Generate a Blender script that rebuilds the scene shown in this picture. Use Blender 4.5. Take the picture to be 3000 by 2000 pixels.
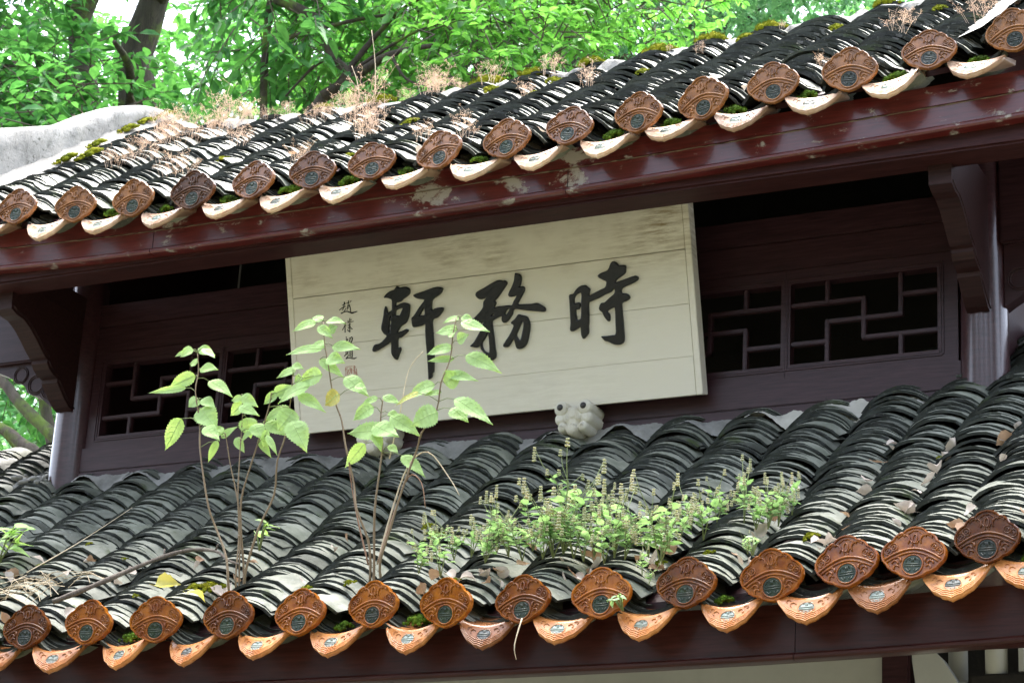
import bpy, bmesh, math, random
import numpy as np
from mathutils import Vector, Matrix
R = math.radians
random.seed(11); NR = np.random.default_rng(11)
scene = bpy.context.scene
for o in list(bpy.data.objects): bpy.data.objects.remove(o)

# ---------------------------------------------------------------- camera
cd = bpy.data.cameras.new('camera'); cam = bpy.data.objects.new('camera', cd); scene.collection.objects.link(cam)
cam.matrix_world = Matrix(((.9015894, .1023125, .42031976, 3.53), (.42940129, -.32946927, -.84087129, -6.9), (.0524508, .93860649, -.34097912, 1.6), (0, 0, 0, 1)))
cd.sensor_width = 36; cd.lens = 81.96; cd.clip_end = 2000; cd.clip_start = .1
cd.dof.use_dof = True; cd.dof.focus_distance = 6.9; cd.dof.aperture_fstop = 16.0
scene.camera = cam
# ---------------------------------------------------------------- world, sun, exposure
SUN_EL, SUN_AZ = 74, -20          # degrees; azimuth from +Y, positive towards +X
w = bpy.data.worlds.new('World'); scene.world = w; w.use_nodes = True
nt = w.node_tree; bg = nt.nodes['Background']; sky = nt.nodes.new('ShaderNodeTexSky')
sky.sky_type = 'NISHITA'; sky.sun_disc = False; sky.sun_elevation = R(SUN_EL); sky.sun_rotation = R(SUN_AZ)
sky.air_density = 1.0; sky.dust_density = 4.0; sky.ozone_density = 1.0
hs = nt.nodes.new('ShaderNodeHueSaturation'); hs.inputs['Saturation'].default_value = .6     # thin overcast: paler than a clear sky
nt.links.new(sky.outputs[0], hs.inputs['Color']); nt.links.new(hs.outputs[0], bg.inputs[0]); bg.inputs[1].default_value = .15
sd = bpy.data.lights.new('sun', 'SUN'); sun = bpy.data.objects.new('sun', sd); scene.collection.objects.link(sun)
sd.energy = 1.5; sd.angle = R(55); sd.color = (1, .96, .9)
sv = Vector((math.sin(R(SUN_AZ)) * math.cos(R(SUN_EL)), math.cos(R(SUN_AZ)) * math.cos(R(SUN_EL)), math.sin(R(SUN_EL))))
sun.rotation_euler = sv.to_track_quat('Z', 'Y').to_euler(); sun.location = sv * 60
vs = scene.view_settings; vs.view_transform = 'Standard'; vs.look = 'None'; vs.gamma = 1; vs.exposure = 2.87
scene.render.engine = 'CYCLES'
scene.cycles.max_bounces = 6; scene.cycles.transparent_max_bounces = 8
# ---------------------------------------------------------------- helpers
COL = scene.collection
def mesh(name, v, f, mats=None, mi=None, smooth=False):
    me = bpy.data.meshes.new(name)
    me.from_pydata([tuple(map(float, p)) for p in v], [], [tuple(map(int, q)) for q in f])
    for m in (mats or []): me.materials.append(m)
    if mi is not None: me.polygons.foreach_set('material_index', mi)
    if smooth is True: me.polygons.foreach_set('use_smooth', [True] * len(me.polygons))
    elif smooth: me.polygons.foreach_set('use_smooth', smooth)
    me.update(); return me
def link(name, data, parent=None, loc=None, rot=None, mat=None, **props):
    o = bpy.data.objects.new(name, data); COL.objects.link(o)
    if parent is not None: o.parent = parent
    if loc is not None: o.location = loc
    if rot is not None: o.rotation_euler = rot
    if mat is not None: o.matrix_local = mat
    for k_, v_ in props.items():
        if v_: o[k_] = v_
    return o
def empty(name, loc=(0, 0, 0), **props):
    o = link(name, None, loc=loc, **props); o.empty_display_size = .1; return o
class MB:
    """collects geometry for one mesh"""
    def __init__(s): s.v = []; s.f = []; s.m = []; s.sm = []
    def add(s, v, f, m=0, sm=False):
        b = len(s.v); s.v += [tuple(p) for p in v]; s.f += [tuple(b + i for i in q) for q in f]
        s.m += [m] * len(f); s.sm += [sm] * len(f)
    def box(s, x0, x1, y0, y1, z0, z1, m=0, bev=0):
        b = bev
        if not b:
            v = [(x, y, z) for z in (z0, z1) for y in (y0, y1) for x in (x0, x1)]
            s.add(v, [(0, 2, 3, 1), (4, 5, 7, 6), (0, 1, 5, 4), (2, 6, 7, 3), (0, 4, 6, 2), (1, 3, 7, 5)], m); return
        bm = bmesh.new(); bmesh.ops.create_cube(bm, size=1)
        bmesh.ops.scale(bm, vec=(x1 - x0, y1 - y0, z1 - z0), verts=bm.verts)
        bmesh.ops.translate(bm, vec=((x0 + x1) / 2, (y0 + y1) / 2, (z0 + z1) / 2), verts=bm.verts)
        bmesh.ops.bevel(bm, geom=bm.edges[:], offset=b, segments=2, affect='EDGES')
        bm.verts.index_update()
        s.add([p.co[:] for p in bm.verts], [[q.index for q in f.verts] for f in bm.faces], m); bm.free()
    def tube(s, pts, r, n=6, m=0, sm=True, closed=False, cap=True):
        pts = [Vector(p) for p in pts]; k = len(pts)
        rs = r if isinstance(r, (list, tuple)) else [r] * k
        up = None; rings = []
        for i in range(k):
            if closed: t = pts[(i + 1) % k] - pts[i - 1]
            else: t = pts[min(i + 1, k - 1)] - pts[max(i - 1, 0)]
            if t.length < 1e-9: t = Vector((0, 0, 1))
            t.normalize()
            if up is None: up = t.orthogonal().normalized()
            up = up - t * up.dot(t)
            up = up.normalized() if up.length > 1e-6 else t.orthogonal().normalized()
            b = t.cross(up)
            rings.append([pts[i] + (up * math.cos(a) + b * math.sin(a)) * rs[i] for a in [2 * math.pi * j / n for j in range(n)]])
        v = [p for rg in rings for p in rg]; f = []
        for i in range(k if closed else k - 1):
            a0, b0 = i * n, ((i + 1) % k) * n
            for j in range(n): f.append((a0 + j, a0 + (j + 1) % n, b0 + (j + 1) % n, b0 + j))
        if cap and not closed:
            f.append(tuple(range(n - 1, -1, -1))); f.append(tuple((k - 1) * n + j for j in range(n)))
        s.add(v, f, m, sm)
    def prism(s, poly, axis, a0, a1, m=0):
        """poly: 2d points; axis: 'x','y','z' the extrusion axis"""
        def P(p, t): return {'x': (t, p[0], p[1]), 'y': (p[0], t, p[1]), 'z': (p[0], p[1], t)}[axis]
        n = len(poly); v = [P(p, a0) for p in poly] + [P(p, a1) for p in poly]
        f = [tuple(range(n)), tuple(range(2 * n - 1, n - 1, -1))] + [(i, n + i, n + (i + 1) % n, (i + 1) % n) for i in range(n)]
        s.add(v, f, m)
    def ball(s, c, r, m=0, nu=8, nv=6, sc=(1, 1, 1)):
        v = [(c[0], c[1], c[2] + r * sc[2])]; f = []
        for i in range(1, nv):
            th = math.pi * i / nv
            for j in range(nu):
                ph = 2 * math.pi * j / nu
                v.append((c[0] + r * sc[0] * math.sin(th) * math.cos(ph), c[1] + r * sc[1] * math.sin(th) * math.sin(ph), c[2] + r * sc[2] * math.cos(th)))
        v.append((c[0], c[1], c[2] - r * sc[2]))
        for j in range(nu): f.append((0, 1 + j, 1 + (j + 1) % nu))
        for i in range(nv - 2):
            for j in range(nu):
                a = 1 + i * nu; f.append((a + j, a + nu + j, a + nu + (j + 1) % nu, a + (j + 1) % nu))
        a = 1 + (nv - 2) * nu
        for j in range(nu): f.append((a + j, len(v) - 1, a + (j + 1) % nu))
        s.add(v, f, m, True)
    def me(s, name, *mats): return mesh(name, s.v, s.f, mats, s.m, s.sm)
def fixn(me):
    bm = bmesh.new(); bm.from_mesh(me); bmesh.ops.recalc_face_normals(bm, faces=bm.faces); bm.to_mesh(me); bm.free(); return me

# ---------------------------------------------------------------- materials
def N(t, typ, **kw):
    n = t.nodes.new(typ)
    for k_, v_ in kw.items():
        if hasattr(n, k_): setattr(n, k_, v_)
        else: n.inputs[k_].default_value = v_
    return n
def ramp(t, stops, src):
    r = t.nodes.new('ShaderNodeValToRGB'); e = r.color_ramp.elements
    while len(e) < len(stops): e.new(.5)
    for el, (p, c) in zip(e, stops): el.position = p; el.color = (*c, 1) if len(c) == 3 else c
    t.links.new(src, r.inputs[0]); return r.outputs[0]
def noise(t, scale, detail=4, rough=.6, vec=None, dist=0):
    n = N(t, 'ShaderNodeTexNoise'); n.inputs['Scale'].default_value = scale; n.inputs['Detail'].default_value = detail
    n.inputs['Roughness'].default_value = rough; n.inputs['Distortion'].default_value = dist
    if vec is not None: t.links.new(vec, n.inputs['Vector'])
    return n.outputs['Fac']
def wpos(t, scale=(1, 1, 1)):
    g = t.nodes.new('ShaderNodeNewGeometry'); m = t.nodes.new('ShaderNodeMapping'); m.inputs['Scale'].default_value = scale
    t.links.new(g.outputs['Position'], m.inputs[0]); return m.outputs[0]
def island(t): return t.nodes.new('ShaderNodeNewGeometry').outputs['Random Per Island']
def mix(t, fac, a, b, mode='MIX'):
    m = t.nodes.new('ShaderNodeMix'); m.data_type = 'RGBA'; m.blend_type = mode
    for s_, i in ((fac, 0), (a, 6), (b, 7)):
        if hasattr(s_, 'links') or hasattr(s_, 'is_linked'): t.links.new(s_, m.inputs[i])
        else: m.inputs[i].default_value = s_ if i == 0 else (*s_, 1)
    return m.outputs[2]
def mat(name, color=(.5, .5, .5), rough=.6, spec=.5, coat=0, bump=None):
    m = bpy.data.materials.new(name); m.use_nodes = True; t = m.node_tree; p = t.nodes['Principled BSDF']
    p.inputs['Base Color'].default_value = (*color, 1); p.inputs['Roughness'].default_value = rough
    p.inputs['Specular IOR Level'].default_value = spec; p.inputs['Coat Weight'].default_value = coat; p.inputs['Coat Roughness'].default_value = .12
    return m, t, p
def setbump(t, p, h, strength=.3, dist=.003):
    b = t.nodes.new('ShaderNodeBump'); b.inputs['Strength'].default_value = strength; b.inputs['Distance'].default_value = dist
    t.links.new(h, b.inputs['Height']); t.links.new(b.outputs[0], p.inputs['Normal'])
L = lambda t, a, b: t.links.new(a, b)
M = {}
# fired grey tile: face and the algae-black broken edge
def tile_mat(name, stops, rough, moss, lich=.30):
    m, t, p = mat(name, rough=rough, spec=.5)
    v = wpos(t); a = noise(t, 9, 5, .65, v); b = noise(t, 70, 4, .7, v)
    c = ramp(t, stops, a)
    isl = ramp(t, [(0, (.38, .39, .38)), (.5, (.9, .9, .88)), (1, (1.3, 1.3, 1.25))], island(t))
    c = mix(t, 1.0, c, isl, 'MULTIPLY')
    sp = ramp(t, [(.58, (0, 0, 0)), (.72, (1, 1, 1))], b)
    c = mix(t, sp, c, (lich, lich * 1.06, lich * .96))
    mo = ramp(t, [(.60, (0, 0, 0)), (.68, (1, 1, 1))], noise(t, 5.5, 5, .7, wpos(t, (1, 1.3, 1))))
    mm = mix(t, mo, (0, 0, 0), (moss, moss, moss))
    bw = t.nodes.new('ShaderNodeRGBToBW'); L(t, mm, bw.inputs[0])
    c = mix(t, bw.outputs[0], c, (.045, .07, .012))
    L(t, c, p.inputs['Base Color']); setbump(t, p, b, .5, .003)
    L(t, ramp(t, [(.3, (rough - .12,) * 3), (.7, (rough + .15,) * 3)], b), p.inputs['Roughness'])
    return m
M['tile'] = tile_mat('grey_tile', [(.3, (.095, .105, .078)), (.5, (.195, .205, .165)), (.7, (.31, .31, .26))], .56, .9)
M['tile_edge'] = tile_mat('tile_edge', [(.3, (.010, .012, .011)), (.55, (.02, .025, .02)), (.75, (.045, .05, .04))], .75, .45, .11)
def glaze(name, a, b, rough=.2):
    m, t, p = mat(name, rough=rough, spec=.5, coat=0)
    v = wpos(t); n1 = noise(t, 30, 4, .6, v); oi = t.nodes.new('ShaderNodeObjectInfo')
    c = mix(t, ramp(t, [(.35, (0, 0, 0)), (.65, (1, 1, 1))], n1), a, b)
    c = mix(t, 1., c, ramp(t, [(0, (.42, .38, .40)), (.35, (.9, .85, .8)), (1, (1.2, 1.2, 1.2))], oi.outputs['Random']), 'MULTIPLY')
    dirt = ramp(t, [(.55, (0, 0, 0)), (.75, (.7, .7, .7))], noise(t, 12, 6, .7, v))
    bw = t.nodes.new('ShaderNodeRGBToBW'); L(t, dirt, bw.inputs[0])
    c = mix(t, bw.outputs[0], c, (.045, .03, .02))
    L(t, c, p.inputs['Base Color']); setbump(t, p, noise(t, 120, 3, .5, v), .08, .002)
    L(t, ramp(t, [(.45, (rough,) * 3), (.8, (rough + .22,) * 3)], noise(t, 25, 4, .6, v)), p.inputs['Roughness'])
    return m
M['amber'] = glaze('amber_glaze', (.33, .110, .011), (.18, .046, .005), .12)
M['brown_glaze'] = glaze('brown_glaze', (.29, .125, .040), (.15, .06, .020), .17)
M['drip_amber'] = glaze('drip_amber_glaze', (.64, .29, .10), (.50, .19, .055), .26)
M['drip_pale'] = glaze('drip_pale_glaze', (.80, .60, .44), (.70, .45, .29), .28)
M['jade'] = glaze('green_glaze', (.022, .036, .013), (.008, .020, .010), .30)
M['jade_pale'] = glaze('pale_green_glaze', (.34, .38, .33), (.22, .28, .25), .25)
def paint(name, col, worn, wear=(.66, .72), rough=.35, coat=.3, grain=(3, 30, 40), wscale=(2.2, 2, 6), spec=.5, spots=()):
    m, t, p = mat(name, rough=rough, coat=coat, spec=spec)
    v = wpos(t, grain); g = noise(t, 3, 5, .65, v)
    dk = tuple(c * .55 for c in col); lt = tuple(min(1, c * 1.35 + .004) for c in col)
    c = ramp(t, [(.3, dk), (.5, col), (.72, lt)], g)
    wv = wpos(t, wscale); wn = noise(t, 1.4, 8, .72, wv, .3)
    for x0, hw, amt in spots:      # places where the paint has peeled off the joint
        sx = t.nodes.new('ShaderNodeSeparateXYZ'); L(t, wpos(t), sx.inputs[0])
        d = t.nodes.new('ShaderNodeMath'); d.operation = 'SUBTRACT'; L(t, sx.outputs[0], d.inputs[0]); d.inputs[1].default_value = x0
        ab = t.nodes.new('ShaderNodeMath'); ab.operation = 'ABSOLUTE'; L(t, d.outputs[0], ab.inputs[0])
        mr = t.nodes.new('ShaderNodeMapRange'); L(t, ab.outputs[0], mr.inputs[0]); mr.inputs[1].default_value = 0; mr.inputs[2].default_value = hw; mr.inputs[3].default_value = amt; mr.inputs[4].default_value = 0
        ad = t.nodes.new('ShaderNodeMath'); ad.operation = 'ADD'; L(t, wn, ad.inputs[0]); L(t, mr.outputs[0], ad.inputs[1]); wn = ad.outputs[0]
    wf = ramp(t, [(wear[0], (0, 0, 0)), (wear[1], (1, 1, 1))], wn)
    bw = t.nodes.new('ShaderNodeRGBToBW'); L(t, wf, bw.inputs[0])
    c = mix(t, bw.outputs[0], c, worn); L(t, c, p.inputs['Base Color'])
    L(t, ramp(t, [(0, (rough,) * 3), (1, (.8,) * 3)], bw.outputs[0]), p.inputs['Roughness'])
    setbump(t, p, g, .25, .002); return m
M['red'] = paint('red_paint', (.095, .0115, .0105), (.34, .31, .27), (.60, .66), .30, .3, wscale=(8, 8, 13), spots=((.06, .12, .11), (.36, .09, .10), (.585, .12, .13), (-.98, .06, .10)))
M['maroon'] = paint('maroon_paint', (.036, .0075, .0065), (.07, .05, .045), (.68, .74), .33, .08, spec=.35)
M['brown'] = paint('brown_paint', (.037, .014, .0175), (.09, .075, .075), (.72, .80), .40, .04, spec=.35)
M['column'] = paint('column_paint', (.046, .016, .019), (.12, .10, .10), (.74, .80), .30, .5)
M['purlin'] = paint('dark_purlin', (.034, .0085, .008), (.06, .05, .045), (.74, .82), .55, 0, spec=.2)
M['brown_side'] = paint('brown_paint_bracket', (.026, .0085, .008), (.08, .065, .055), (.74, .80), .5, 0, spec=.25)
M['caulk'], t_, p_ = mat('old_caulk', (.17, .13, .09), .9)
def cream():
    m, t, p = mat('cream_paint', rough=.5)
    v = wpos(t, (3, 3, 26)); n1 = noise(t, 3, 7, .75, v); n2 = noise(t, 2.2, 4, .6, wpos(t))
    n3 = noise(t, 1.0, 6, .8, wpos(t, (30, 30, 90)))
    s1 = ramp(t, [(.40, (0, 0, 0)), (.62, (1, 1, 1))], n1); s2 = ramp(t, [(.36, (0, 0, 0)), (.60, (1, 1, 1))], n2)
    st = mix(t, 1., s1, s2, 'MULTIPLY')
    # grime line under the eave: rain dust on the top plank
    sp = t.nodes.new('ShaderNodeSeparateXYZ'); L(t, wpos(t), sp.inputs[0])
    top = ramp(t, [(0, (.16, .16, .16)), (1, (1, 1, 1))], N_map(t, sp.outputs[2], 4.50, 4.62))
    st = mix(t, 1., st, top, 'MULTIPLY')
    bw = t.nodes.new('ShaderNodeRGBToBW'); L(t, st, bw.inputs[0])
    base = mix(t, n2, (.70, .645, .53), (.77, .73, .64))
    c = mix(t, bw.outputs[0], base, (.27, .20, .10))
    c = mix(t, ramp(t, [(.72, (0, 0, 0)), (.76, (1, 1, 1))], n3), c, (.16, .12, .07))
    L(t, c, p.inputs['Base Color']); setbump(t, p, n1, .15, .002); return m
def N_map(t, src, a, b):
    mr = t.nodes.new('ShaderNodeMapRange'); mr.inputs[1].default_value = a; mr.inputs[2].default_value = b
    L(t, src, mr.inputs[0]); return mr.outputs[0]
M['cream'] = cream()
M['lacquer'], t_, p_ = mat('black_lacquer', (.005, .006, .009), .2, .4, .1)
setbump(t_, p_, noise(t_, 60, 3, .5, wpos(t_)), .3, .003)
M['seal'], t_, p_ = mat('seal_red', (.42, .10, .06), .7)
def simple(name, a, b, scale=8, rough=.85, bs=.5, bd=.006, bscale=50, vec=(1, 1, 1)):
    m, t, p = mat(name, rough=rough); v = wpos(t, vec)
    L(t, ramp(t, [(.35, a), (.65, b)], noise(t, scale, 6, .65, v)), p.inputs['Base Color'])
    setbump(t, p, noise(t, bscale, 5, .65, v), bs, bd); return m
M['mortar'] = simple('lime_mortar', (.17, .165, .15), (.34, .33, .305), 7, bd=.012)
M['lime'] = simple('fresh_lime_mortar', (.46, .435, .37), (.62, .59, .52), 6, bd=.010)
def ridge_mat():
    m, t, p = mat('weathered_plaster', rough=.9); v = wpos(t)
    c = ramp(t, [(.28, (.10, .10, .09)), (.5, (.27, .265, .25)), (.7, (.35, .345, .325))], noise(t, 5, 7, .7, v))
    sp = ramp(t, [(.58, (0, 0, 0)), (.66, (1, 1, 1))], noise(t, 45, 5, .7, v))
    c = mix(t, sp, c, (.10, .10, .085))
    dr = ramp(t, [(.55, (0, 0, 0)), (.70, (1, 1, 1))], noise(t, 2.2, 6, .75, wpos(t, (6, 6, 1.6)))); c = mix(t, dr, c, (.085, .085, .07)); L(t, c, p.inputs['Base Color']); setbump(t, p, noise(t, 60, 5, .7, v), .6, .008); return m
M['plaster'] = ridge_mat()
M['wall'] = simple('white_wall', (.40, .41, .40), (.48, .49, .48), 3, bs=.1)
M['stone'] = simple('carved_pale_stone', (.56, .52, .42), (.66, .63, .54), 14, .7, .3, .003, 90)
M['eye'], t_, p_ = mat('black_stud', (.025, .022, .02), .45)
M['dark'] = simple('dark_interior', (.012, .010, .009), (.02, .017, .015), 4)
def glass():
    m = bpy.data.materials.new('window_glass'); m.use_nodes = True; t = m.node_tree; t.nodes.clear()
    out = t.nodes.new('ShaderNodeOutputMaterial'); tr = t.nodes.new('ShaderNodeBsdfTransparent'); gl = t.nodes.new('ShaderNodeBsdfGlossy')
    gl.inputs['Roughness'].default_value = .04; tr.inputs[0].default_value = (.8, .85, .85, 1)
    fr = t.nodes.new('ShaderNodeFresnel'); fr.inputs[0].default_value = 1.5; mx = t.nodes.new('ShaderNodeMixShader')
    L(t, fr.outputs[0], mx.inputs[0]); L(t, tr.outputs[0], mx.inputs[1]); L(t, gl.outputs[0], mx.inputs[2]); L(t, mx.outputs[0], out.inputs[0]); return m
M['glass'] = glass()
def leafmat(name, a, b, trans=.45, rough=.45, tint=(1.25, 1.15, .55), patch=None):
    m = bpy.data.materials.new(name); m.use_nodes = True; t = m.node_tree; p = t.nodes['Principled BSDF']; out = t.nodes['Material Output']
    c = ramp(t, [(0, a), (1, b)], island(t)); v = wpos(t)
    c = mix(t, .5, c, ramp(t, [(.3, tuple(x * .7 for x in a)), (.7, tuple(min(1, x * 1.25) for x in b))], noise(t, 14, 4, .6, v)))
    if patch: c = mix(t, ramp(t, [(.62, (0, 0, 0)), (.72, (1, 1, 1))], noise(t, 9, 3, .6, v)), c, patch)
    L(t, c, p.inputs['Base Color']); p.inputs['Roughness'].default_value = rough; p.inputs['Specular IOR Level'].default_value = .4
    tr = t.nodes.new('ShaderNodeBsdfTranslucent'); L(t, mix(t, 1., c, tint, 'MULTIPLY'), tr.inputs[0])
    mx = t.nodes.new('ShaderNodeMixShader'); mx.inputs[0].default_value = trans
    L(t, p.outputs[0], mx.inputs[1]); L(t, tr.outputs[0], mx.inputs[2]); L(t, mx.outputs[0], out.inputs[0]); return m
M['sap_leaf'] = leafmat('sapling_leaf', (.36, .58, .16), (.54, .74, .38), .5, .5, (1.1, 1.1, .55))
M['sap_yellow'] = leafmat('yellowing_leaf', (.55, .50, .10), (.62, .58, .22), .5, .5, (1.2, 1.1, .6))
M['herb_leaf'] = leafmat('herb_leaf', (.23, .42, .16), (.42, .60, .34), .42, .45, (1.05, 1.1, .7))
M['herb_flower'] = leafmat('herb_flower', (.46, .52, .30), (.66, .62, .50), .35, .8)
M['grass_dry'] = leafmat('dry_grass', (.68, .52, .42), (.86, .74, .64), .4, .8, (1.1, 1, .85))
M['straw'] = leafmat('pale_straw', (.55, .44, .28), (.70, .60, .44), .2, .7, (1, 1, 1))
M['dead_leaf'] = leafmat('dead_leaf', (.22, .10, .045), (.50, .34, .22), .2, .7, (1, 1, 1))
M['litter'] = leafmat('pale_dead_leaf', (.38, .30, .24), (.62, .55, .48), .15, .8, (1, 1, 1))
M['tree_leaf'] = leafmat('glossy_tree_leaf', (.025, .13, .045), (.16, .40, .14), .55, .36, (1.1, 1.2, .6))
M['tree_leaf_d'] = leafmat('shade_tree_leaf', (.02, .05, .018), (.05, .10, .035), .3, .5, (1, 1.1, .7))  # kept dark so the added shade trees bounce little green light
M['tree_leaf_b'] = leafmat('fine_tree_leaf', (.05, .20, .05), (.22, .48, .13), .55, .4, (1.1, 1.2, .6))
M['tree_leaf_c'] = leafmat('far_tree_leaf', (.05, .19, .10), (.25, .47, .26), .5, .45, (1.05, 1.15, .75))
def moss_mat():
    m, t, p = mat('moss', rough=.95, spec=.1); v = wpos(t)
    L(t, ramp(t, [(.3, (.08, .11, .008)), (.5, (.20, .22, .012)), (.72, (.34, .31, .03))], noise(t, 22, 5, .65, v)), p.inputs['Base Color'])
    setbump(t, p, noise(t, 260, 3, .7, v), 1, .006); return m
M['moss'] = moss_mat()
m_, t_, p_ = mat('deep_green_moss', rough=.95, spec=.1); v_ = wpos(t_)
L(t_, ramp(t_, [(.35, (.03, .055, .008)), (.58, (.08, .16, .015)), (.75, (.18, .26, .03))], noise(t_, 20, 5, .65, v_)), p_.inputs['Base Color']); setbump(t_, p_, noise(t_, 240, 3, .7, v_), 1, .006)
M['moss_dark'] = m_
def bark_mat(name, a, b, moss):
    m, t, p = mat(name, rough=.9); v = wpos(t, (6, 6, 1.2))
    n = noise(t, 3, 7, .7, v, .6); c = ramp(t, [(.3, a), (.7, b)], n)
    mo = ramp(t, [(moss, (0, 0, 0)), (moss + .1, (1, 1, 1))], noise(t, 2.5, 5, .65, wpos(t)))
    c = mix(t, mo, c, (.10, .15, .02)); L(t, c, p.inputs['Base Color']); setbump(t, p, n, 1, .03); return m
M['bark'] = bark_mat('mossy_bark', (.022, .017, .013), (.085, .065, .048), .53)
M['bark_moss'] = bark_mat('moss_covered_bark', (.03, .025, .018), (.10, .08, .06), .46)
M['bark_dark'] = bark_mat('dark_bark', (.018, .015, .013), (.06, .05, .045), .62)
M['twig'] = bark_mat('twig_bark', (.07, .055, .045), (.17, .14, .11), .75)
M['stem'], t_, p_ = mat('sapling_stem', (.16, .11, .055), .6)
M['stem_red'], t_, p_ = mat('dead_stem', (.24, .13, .075), .7)
M['vein'], t_, p_ = mat('leaf_vein', (.42, .58, .22), .6)
M['herb_stem'], t_, p_ = mat('herb_stem', (.16, .20, .07), .7)
M['ground'] = simple('ground_soil', (.06, .06, .03), (.12, .11, .07), .6)
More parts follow.
